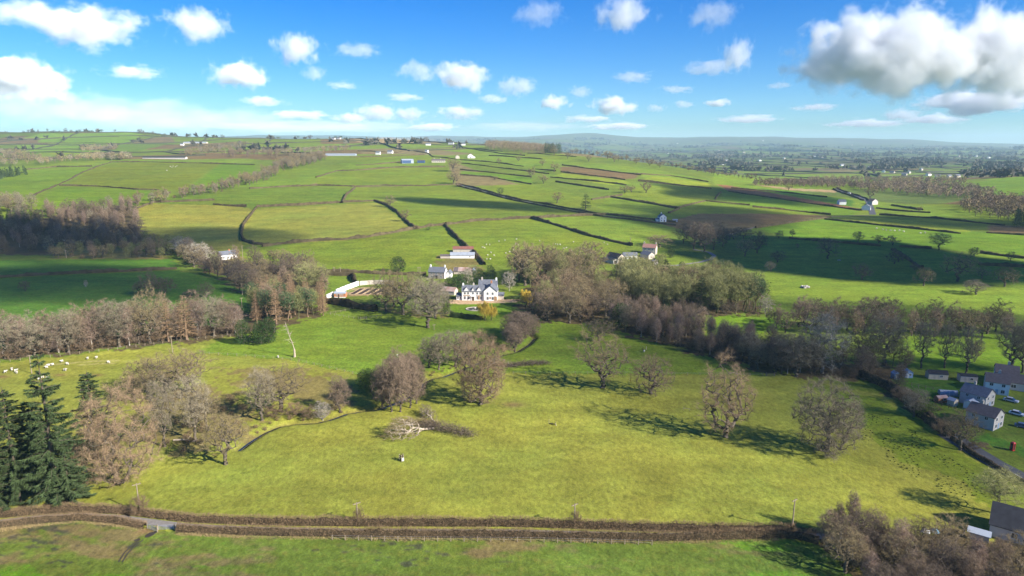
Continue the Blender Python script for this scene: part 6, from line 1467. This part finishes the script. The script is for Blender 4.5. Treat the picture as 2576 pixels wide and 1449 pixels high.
# ------------------------------------------------------------------ far farmland: hedges and trees too far to tell apart
def far_country():
    rng = np.random.default_rng(21)
    Vs, Fs, off = [], [], 0
    TV, TF, toff = [], [], 0
    def strip(a, b, h, w):
        nonlocal off
        n = max(2, int(np.linalg.norm(b-a)/45)); t = np.linspace(0,1,n+1)[:,None]; c = a*(1-t)+b*t; d = unit(b-a); nn = np.array([-d[1],d[0]])*w/2
        z = hgt(c[:,0],c[:,1]); hh = h*rng.uniform(.6,1.5,n+1)
        V = np.stack([np.c_[c-nn,z-1],np.c_[c-nn*.6,z+hh],np.c_[c+nn*.6,z+hh],np.c_[c+nn,z-1]],1).reshape(-1,3)
        F = [(4*i+k,4*i+k+1,4*i+k+5,4*i+k+4) for i in range(n) for k in range(3)]
        Vs.append(V); Fs.append(np.array(F)+off); off += len(V)
    def blob(x, y, h, w):
        nonlocal toff
        n = 10; z = zat(x,y); d = unit(rng.normal(size=(n,3))); c = np.array([x,y,z+h*.55])+d*np.array([w*.3,w*.3,h*.28])
        D = unit(d+rng.normal(0,.5,(n,3))); V, F = blades(c-D*w*.25, D, np.full(n,w*.75), np.full(n,w*.55), rng); V[:,2] = np.maximum(V[:,2], z)
        TV.append(V); TF.append(F+toff); toff += len(V)
    for i in range(-22,44):
        for j in range(1,46):
            a = np.array(far_node(float(i),float(j)))
            r_ = math.hypot(*a)
            if r_ < 1650 or r_ > 11500 or a[1] < 600 or abs(a[0]) > 0.95*a[1]: continue
            if a[0] > 0.1*a[1]*0 and r_ < 1700: continue
            if r_ > 5200 and rng.uniform() < .4: continue
            for di, dj in ((1,0),(0,1)):
                if rng.uniform() < .12: continue
                b = np.array(far_node(float(i+di),float(j+dj))); s = 1+r_/9000
                strip(a, b, 2.2*s, 2.5*s)
                for k in range(rng.integers(0,3) if r_ < 6000 else rng.integers(0,2)):
                    t = rng.uniform(0,1); q = a*(1-t)+b*t; blob(q[0]+rng.normal(0,4), q[1]+rng.normal(0,4), rng.uniform(7,13)*s, rng.uniform(8,15)*s)
            if rng.uniform() < .10:
                L = rng.uniform(60,190); wd = rng.uniform(25,60)
                for k in range(int(L*wd/260)): blob(a[0]+rng.uniform(-L,L), a[1]+rng.uniform(-wd,wd), rng.uniform(10,15)*s, rng.uniform(14,20)*s)
    # the dark belts of wood across the plain
    for x0, x1, y0, n in ((1620,2100,396,26),(1900,2380,391,34),(2330,2640,390,46),(2280,2500,378,60),(2420,2640,442,40),(2450,2640,425,50)):
        for k in range(n):
            q = at(rng.uniform(x0,x1), y0+rng.normal(0,2.2)); s = 1+math.hypot(q.x,q.y)/9000
            blob(q.x,q.y,rng.uniform(9,14)*s,rng.uniform(13,20)*s)
    tag(obj("distant_hedges", mesh_from("distant_hedges", np.concatenate(Vs), np.concatenate(Fs), [mat("distant_hedge",(0.055,0.055,0.03))])), "dark net of hedges over the hazy far farmland", "hedges", kind='stuff')
    tag(obj("distant_trees", mesh_from("distant_trees", np.concatenate(TV), np.concatenate(TF), [mat("distant_tree",(0.085,0.078,0.055),island=.35)])), "scattered trees and woods over the hazy far farmland", "trees", kind='stuff')
far_country()
# ------------------------------------------------------------------ clouds
def cloud_material(name, dens, thr, nscale):
    m = bpy.data.materials.new(name); m.use_nodes = True
    nt = m.node_tree; N = nt.nodes; L = nt.links
    N.remove(N["Principled BSDF"])
    out = N["Material Output"]
    pv = N.new("ShaderNodeVolumePrincipled"); pv.inputs["Color"].default_value = (1, 1, 1, 1); pv.inputs["Anisotropy"].default_value = -0.45
    tc = N.new("ShaderNodeTexCoord"); g = N.new("ShaderNodeNewGeometry"); oi = N.new("ShaderNodeObjectInfo")
    ln = N.new("ShaderNodeVectorMath"); ln.operation = 'LENGTH'; L.new(tc.outputs["Object"], ln.inputs[0])
    rv = N.new("ShaderNodeVectorMath"); rv.operation = 'SCALE'; L.new(oi.outputs["Location"], rv.inputs[0]); rv.inputs["Scale"].default_value = 0.013
    ad = N.new("ShaderNodeVectorMath"); ad.operation = 'ADD'; L.new(tc.outputs["Object"], ad.inputs[0]); L.new(rv.outputs[0], ad.inputs[1])
    mp = N.new("ShaderNodeMapping"); mp.inputs["Scale"].default_value = (1.6, 1.6, 0.85); L.new(ad.outputs[0], mp.inputs[0])
    nz = N.new("ShaderNodeTexNoise"); nz.inputs["Scale"].default_value = nscale; nz.inputs["Detail"].default_value = 8; nz.inputs["Roughness"].default_value = 0.62
    L.new(mp.outputs[0], nz.inputs["Vector"])
    def math_(op, a, b_):
        q = N.new("ShaderNodeMath"); q.operation = op
        for k, x in enumerate((a, b_)):
            if hasattr(x, 'is_linked'): L.new(x, q.inputs[k])
            else: q.inputs[k].default_value = x
        return q.outputs[0]
    # density = noise*1.5 + (0.75 - r) - thr
    v = math_('ADD', math_('MULTIPLY', nz.outputs[0], 1.9), math_('SUBTRACT', 0.55, math_('MULTIPLY', ln.outputs["Value"], 0.95)))
    v = math_('SUBTRACT', v, thr)
    mr = N.new("ShaderNodeMapRange"); mr.interpolation_type = 'SMOOTHSTEP'; mr.inputs[1].default_value = 0.0; mr.inputs[2].default_value = 0.30; mr.inputs[3].default_value = 0; mr.inputs[4].default_value = dens
    L.new(v, mr.inputs[0])
    L.new(mr.outputs[0], pv.inputs["Density"])
    L.new(pv.outputs[0], out.inputs["Volume"])
    m.cycles.volume_step_rate = 0.5
    return m

def ico_mesh(name, sub, m):
    import bmesh
    bm = bmesh.new(); bmesh.ops.create_icosphere(bm, subdivisions=sub, radius=1.0)
    me = bpy.data.meshes.new(name); bm.to_mesh(me); bm.free(); me.materials.append(m); return me

CL_D = ico_mesh("cloud", 3, cloud_material("cloud_dense", 0.012, 0.84, 1.8))
CL_M = ico_mesh("cloud", 3, cloud_material("cloud_medium", 0.0075, 0.96, 1.7))
CL_T = ico_mesh("cloud", 3, cloud_material("cloud_thin", 0.003, 0.97, 1.9))
CL_B = ico_mesh("cloud", 3, cloud_material("cloud_bank", 0.00022, 0.90, 2.2))
def sky_at(px, py, base=900.0):
    t = (py - CY) / FPX
    el = -(PITCH + math.atan(t)); a = ((px - CX) / FPX) / (math.cos(PITCH) - t*math.sin(PITCH))
    Y = (base - CAM_H) / math.tan(max(el, R(1.2)))
    return Vector((a*Y, Y, CAM_H + Y*math.tan(el)))
CLOUDS = [('D',2230,140,430,215,"largest white cumulus, towering with a grey flat base"),('D',2490,140,260,215,"tall white cumulus beside the largest one"),('D',2570,180,190,110,"small bright cumulus in front of the tall white one"),
 ('M',1570,32,190,125,"soft white cumulus high above the wooded hilltop"),('T',1355,35,170,100,"faint grey cloud beside the soft white high cumulus"),('M',490,62,190,105,"round white cumulus with lavender base alone in blue sky"),
 ('M',745,122,150,105,"compact bright cumulus with a frayed grey tail below"),('M',205,68,320,120,"broad lavender cloud with a bright middle"),('T',40,30,220,80,"pale cloud scrap beside the broad lavender cloud"),
 ('M',50,200,260,130,"white heaped cloud above the low bank over the green hill"),('M',600,185,190,95,"lavender cumulus with ragged base over the gully wood"),('M',1160,195,190,100,"grey cumulus with pale top over the hill farm"),
 ('T',1050,180,140,80,"thin ragged cloud joined to the grey cumulus"),('M',1855,135,110,120,"upright puff of cloud in clear blue"),('T',1790,172,190,55,"wispy tail drifting from the upright puff"),
 ('M',1390,258,110,52,"small flat-based white puff"),('M',1545,266,150,66,"small cumulus with a darker ragged tail"),('T',1460,232,90,45,"grey wisp above the small flat-based puff"),
 ('M',1805,258,90,28,"tiny lens-shaped white cloud"),('T',1590,195,140,42,"thin grey streak of cloud in mid sky"),('B',130,272,420,110,"long pale cloud bank over the green hill"),('B',350,292,460,110,"bright lumpy cloud bank behind the hilltop pines"),
 ('B',560,305,420,80,"thin bank fading towards the clear sky"),('T',1300,218,150,70,"ragged grey cloud over the hilltop wood"),('T',950,282,160,62,"low grey-blue cloud over the skyline farm"),
 ('T',1160,285,170,50,"flat low grey cloud above the ridge road"),('T',1030,288,120,50,"small low grey cloud beside the flat one"),('M',2460,258,300,70,"long flat grey cloud under the cumulus"),
 ('T',1790,40,170,100,"faint smear of high cloud"),('T',790,185,90,50,"grey scrap under the compact cumulus"),('T',900,128,160,55,"faint streak beside the compact cumulus"),
 ('T',1650,272,70,28,"tiny grey wisp near the lens-shaped cloud"),('T',2270,288,120,40,"small hazy cloud over the far plain"),('T',1720,262,80,28,"broken grey wisps between two small clouds"),
 ('B',800,320,700,40,"hazy low bank along the skyline"),('B',1330,318,420,36,"pale hazy bank behind the hilltop wood"),
 ('T',660,255,150,34,"ragged grey wisp below the lavender cumulus"),('T',860,215,120,30,"pale wisp left of the grey cumulus tail"),('T',760,290,200,34,"thin streak above the gully wood skyline"),('T',1090,320,180,30,"thin low streak over the ridge farms"),('T',1480,300,170,28,"thin streak above the far ridge crest"),('T',1700,225,120,28,"grey scrap below the upright puff"),('T',1880,300,200,30,"thin veil streak over the far plain"),('T',2050,270,150,26,"faint streak between the lens cloud and the cumulus"),('T',2180,310,220,28,"low veil streak under the largest cumulus"),('T',2350,300,200,30,"low grey veil under the tall cumulus"),('T',1240,250,110,34,"broken wisp beside the ragged grey cloud"),('T',1960,215,90,24,"faint scrap beneath the largest cumulus edge"),('T',330,180,180,46,"soft lavender scrap above the heaped cloud"),('T',1560,318,240,26,"low veil behind the ridge trees"),('T',880,300,140,40,"small soft heap low in the sky"),('T',1020,245,130,30,"thin scrap over the skyline farm barns")]
def build_clouds():
    for kind, px, py, w, h, lab in CLOUDS:
        p = sky_at(px, py)
        s = p.length / FPX
        o = obj("cloud", {'B': CL_B, 'D': CL_D, 'M': CL_M, 'T': CL_T}[kind], None, p)
        o.scale = (w*s*0.56, max(w, h)*s*0.42, h*s*0.56)
        o.rotation_euler = (0, 0, -math.atan2(p.x, p.y))
        tag(o, lab, "cloud", "clouds in the sky")
build_clouds()

# clouds overhead, outside the picture, whose shadows lie on the fields
def shade_material():
    m = bpy.data.materials.new("cloud_overhead"); m.use_nodes = True
    nt = m.node_tree; N = nt.nodes; L = nt.links
    N.remove(N["Principled BSDF"])
    pv = N.new("ShaderNodeVolumePrincipled"); pv.inputs["Color"].default_value = (0.985, 0.985, 0.99, 1); pv.inputs["Density"].default_value = 0.019; pv.inputs["Anisotropy"].default_value = 0.3
    L.new(pv.outputs[0], N["Material Output"].inputs["Volume"])
    return m
SHADE_M = shade_material()
def shade_cloud(pxs, label, alt=700.0, thick=110.0, seed=1):
    """one lumpy cloud over the footprint its shadow has on the ground"""
    g = [at(*q) for q in pxs]
    P2 = np.array([(p.x, p.y) for p in g]); zc = float(np.mean([p.z for p in g]))
    c = P2.mean(0)
    k = alt / SUN.z
    off = Vector((SUN.x*k, SUN.y*k, alt))
    # polar outline about the centre, softened
    n = 40; rad = np.zeros(n)
    for q in range(n):
        t = 2*math.pi*q/n; d = np.array([math.cos(t), math.sin(t)]); best = 5.0
        for i in range(len(P2)):
            a, b = P2[i]-c, P2[(i+1) % len(P2)]-c
            e = b-a; den = d[0]*e[1]-d[1]*e[0]
            if abs(den) < 1e-9: continue
            s = (a[0]*e[1]-a[1]*e[0])/den; u = (a[0]*d[1]-a[1]*d[0])/den
            if s > 0 and -1e-6 <= u <= 1+1e-6: best = max(best, s)
        rad[q] = best
    rad = (np.roll(rad, 1)+2*rad+np.roll(rad, -1))/4
    rs = np.random.default_rng(seed); ph = rs.uniform(0, 6.28, 6)
    rings = 7; vs, fs = [], []
    for side in (1, -1):
        for r_ in range(rings+1):
            f = r_/rings
            for q in range(n):
                t = 2*math.pi*q/n
                rr = rad[q]*1.02*f
                h = max(0.0, 1-f*f)**0.65 * (1 + 0.35*math.sin(3*t+ph[0]+4*f) + 0.25*math.sin(5*t+ph[1]-6*f))
                h *= thick*(0.75 if side > 0 else 0.25)
                vs.append((math.cos(t)*rr, math.sin(t)*rr, side*h))
    for s_ in (0, 1):
        b = s_*(rings+1)*n
        for r_ in range(rings):
            for q in range(n):
                a0, a1 = b+r_*n+q, b+r_*n+(q+1) % n
                f_ = (a0, a0+n, a1+n, a1)
                fs.append(f_ if s_ == 0 else f_[::-1])
    me = mesh_from("cloud", vs, np.array(fs), [SHADE_M])
    import bmesh
    bm = bmesh.new(); bm.from_mesh(me); bmesh.ops.remove_doubles(bm, verts=bm.verts, dist=0.01); bmesh.ops.recalc_face_normals(bm, faces=bm.faces); bm.to_mesh(me); bm.free()
    o = obj("cloud", me, None, Vector((c[0], c[1], zc)) + off)
    tag(o, label, "cloud", "clouds overhead")
SHADES = [
 ([(985,503),(1100,500),(1300,508),(1480,528),(1560,540),(1400,538),(1250,528),(1080,516)], "long cloud overhead shading the middle of the hill field"),
 ([(440,592),(640,572),(760,582),(780,605),(600,640),(420,650),(120,664),(-150,655),(-200,590),(0,572),(250,580)], "cloud overhead shading the hillside wood"),
 ([(-300,690),(300,670),(600,690),(640,720),(600,745),(300,760),(-300,770)], "cloud overhead shading the dark green fields"),
 ([(1600,556),(1720,520),(1850,520),(2080,545),(1960,575),(1960,598),(1860,618),(1740,595)], "cloud overhead shading the brown field"),
 ([(1970,640),(2030,598),(2250,606),(2450,646),(2660,666),(2660,712),(2400,720),(2150,708),(1990,690)], "cloud overhead shading the park trees"),
 ([(1640,480),(1750,470),(1900,476),(2100,490),(2160,520),(2050,525),(1900,510),(1700,500)], "cloud overhead shading the ridge fields"),
 ([(2160,545),(2400,545),(2700,565),(2700,590),(2450,580),(2250,560)], "cloud overhead shading the lane hedges"),
 ([(2200,945),(2400,925),(2700,918),(2900,1000),(2850,1250),(2640,1350),(2520,1250),(2430,1130),(2310,1040)], "cloud overhead shading the roadside cottages"),
 ([(2120,800),(2300,778),(2650,790),(2650,830),(2300,830),(2140,836)], "cloud overhead shading the tree belt"),
]
for i_, (px_, lab_) in enumerate(SHADES):
    shade_cloud(px_, lab_, alt=700.0, thick={4: 100.0, 7: 170.0, 1: 95.0}.get(i_, 85.0), seed=i_)

# ------------------------------------------------------------------ the air
def build_haze():
    m = bpy.data.materials.new("haze_air"); m.use_nodes = True
    nt = m.node_tree; N = nt.nodes
    N.remove(N["Principled BSDF"])
    pv = N.new("ShaderNodeVolumePrincipled"); pv.inputs["Color"].default_value = (0.58, 0.83, 1.0, 1); pv.inputs["Density"].default_value = 0.000058; pv.inputs["Anisotropy"].default_value = 0.0
    nt.links.new(pv.outputs[0], N["Material Output"].inputs["Volume"])
    b = MB().box(-17500, 17500, -17500, 17500, float(GZ.min()) - 1.0, max(float(GZ.max()) + 25, 130.0))
    o = b.build("haze", m)
    tag(o, "thin blue air over the whole valley", "haze", kind='stuff')
build_haze()
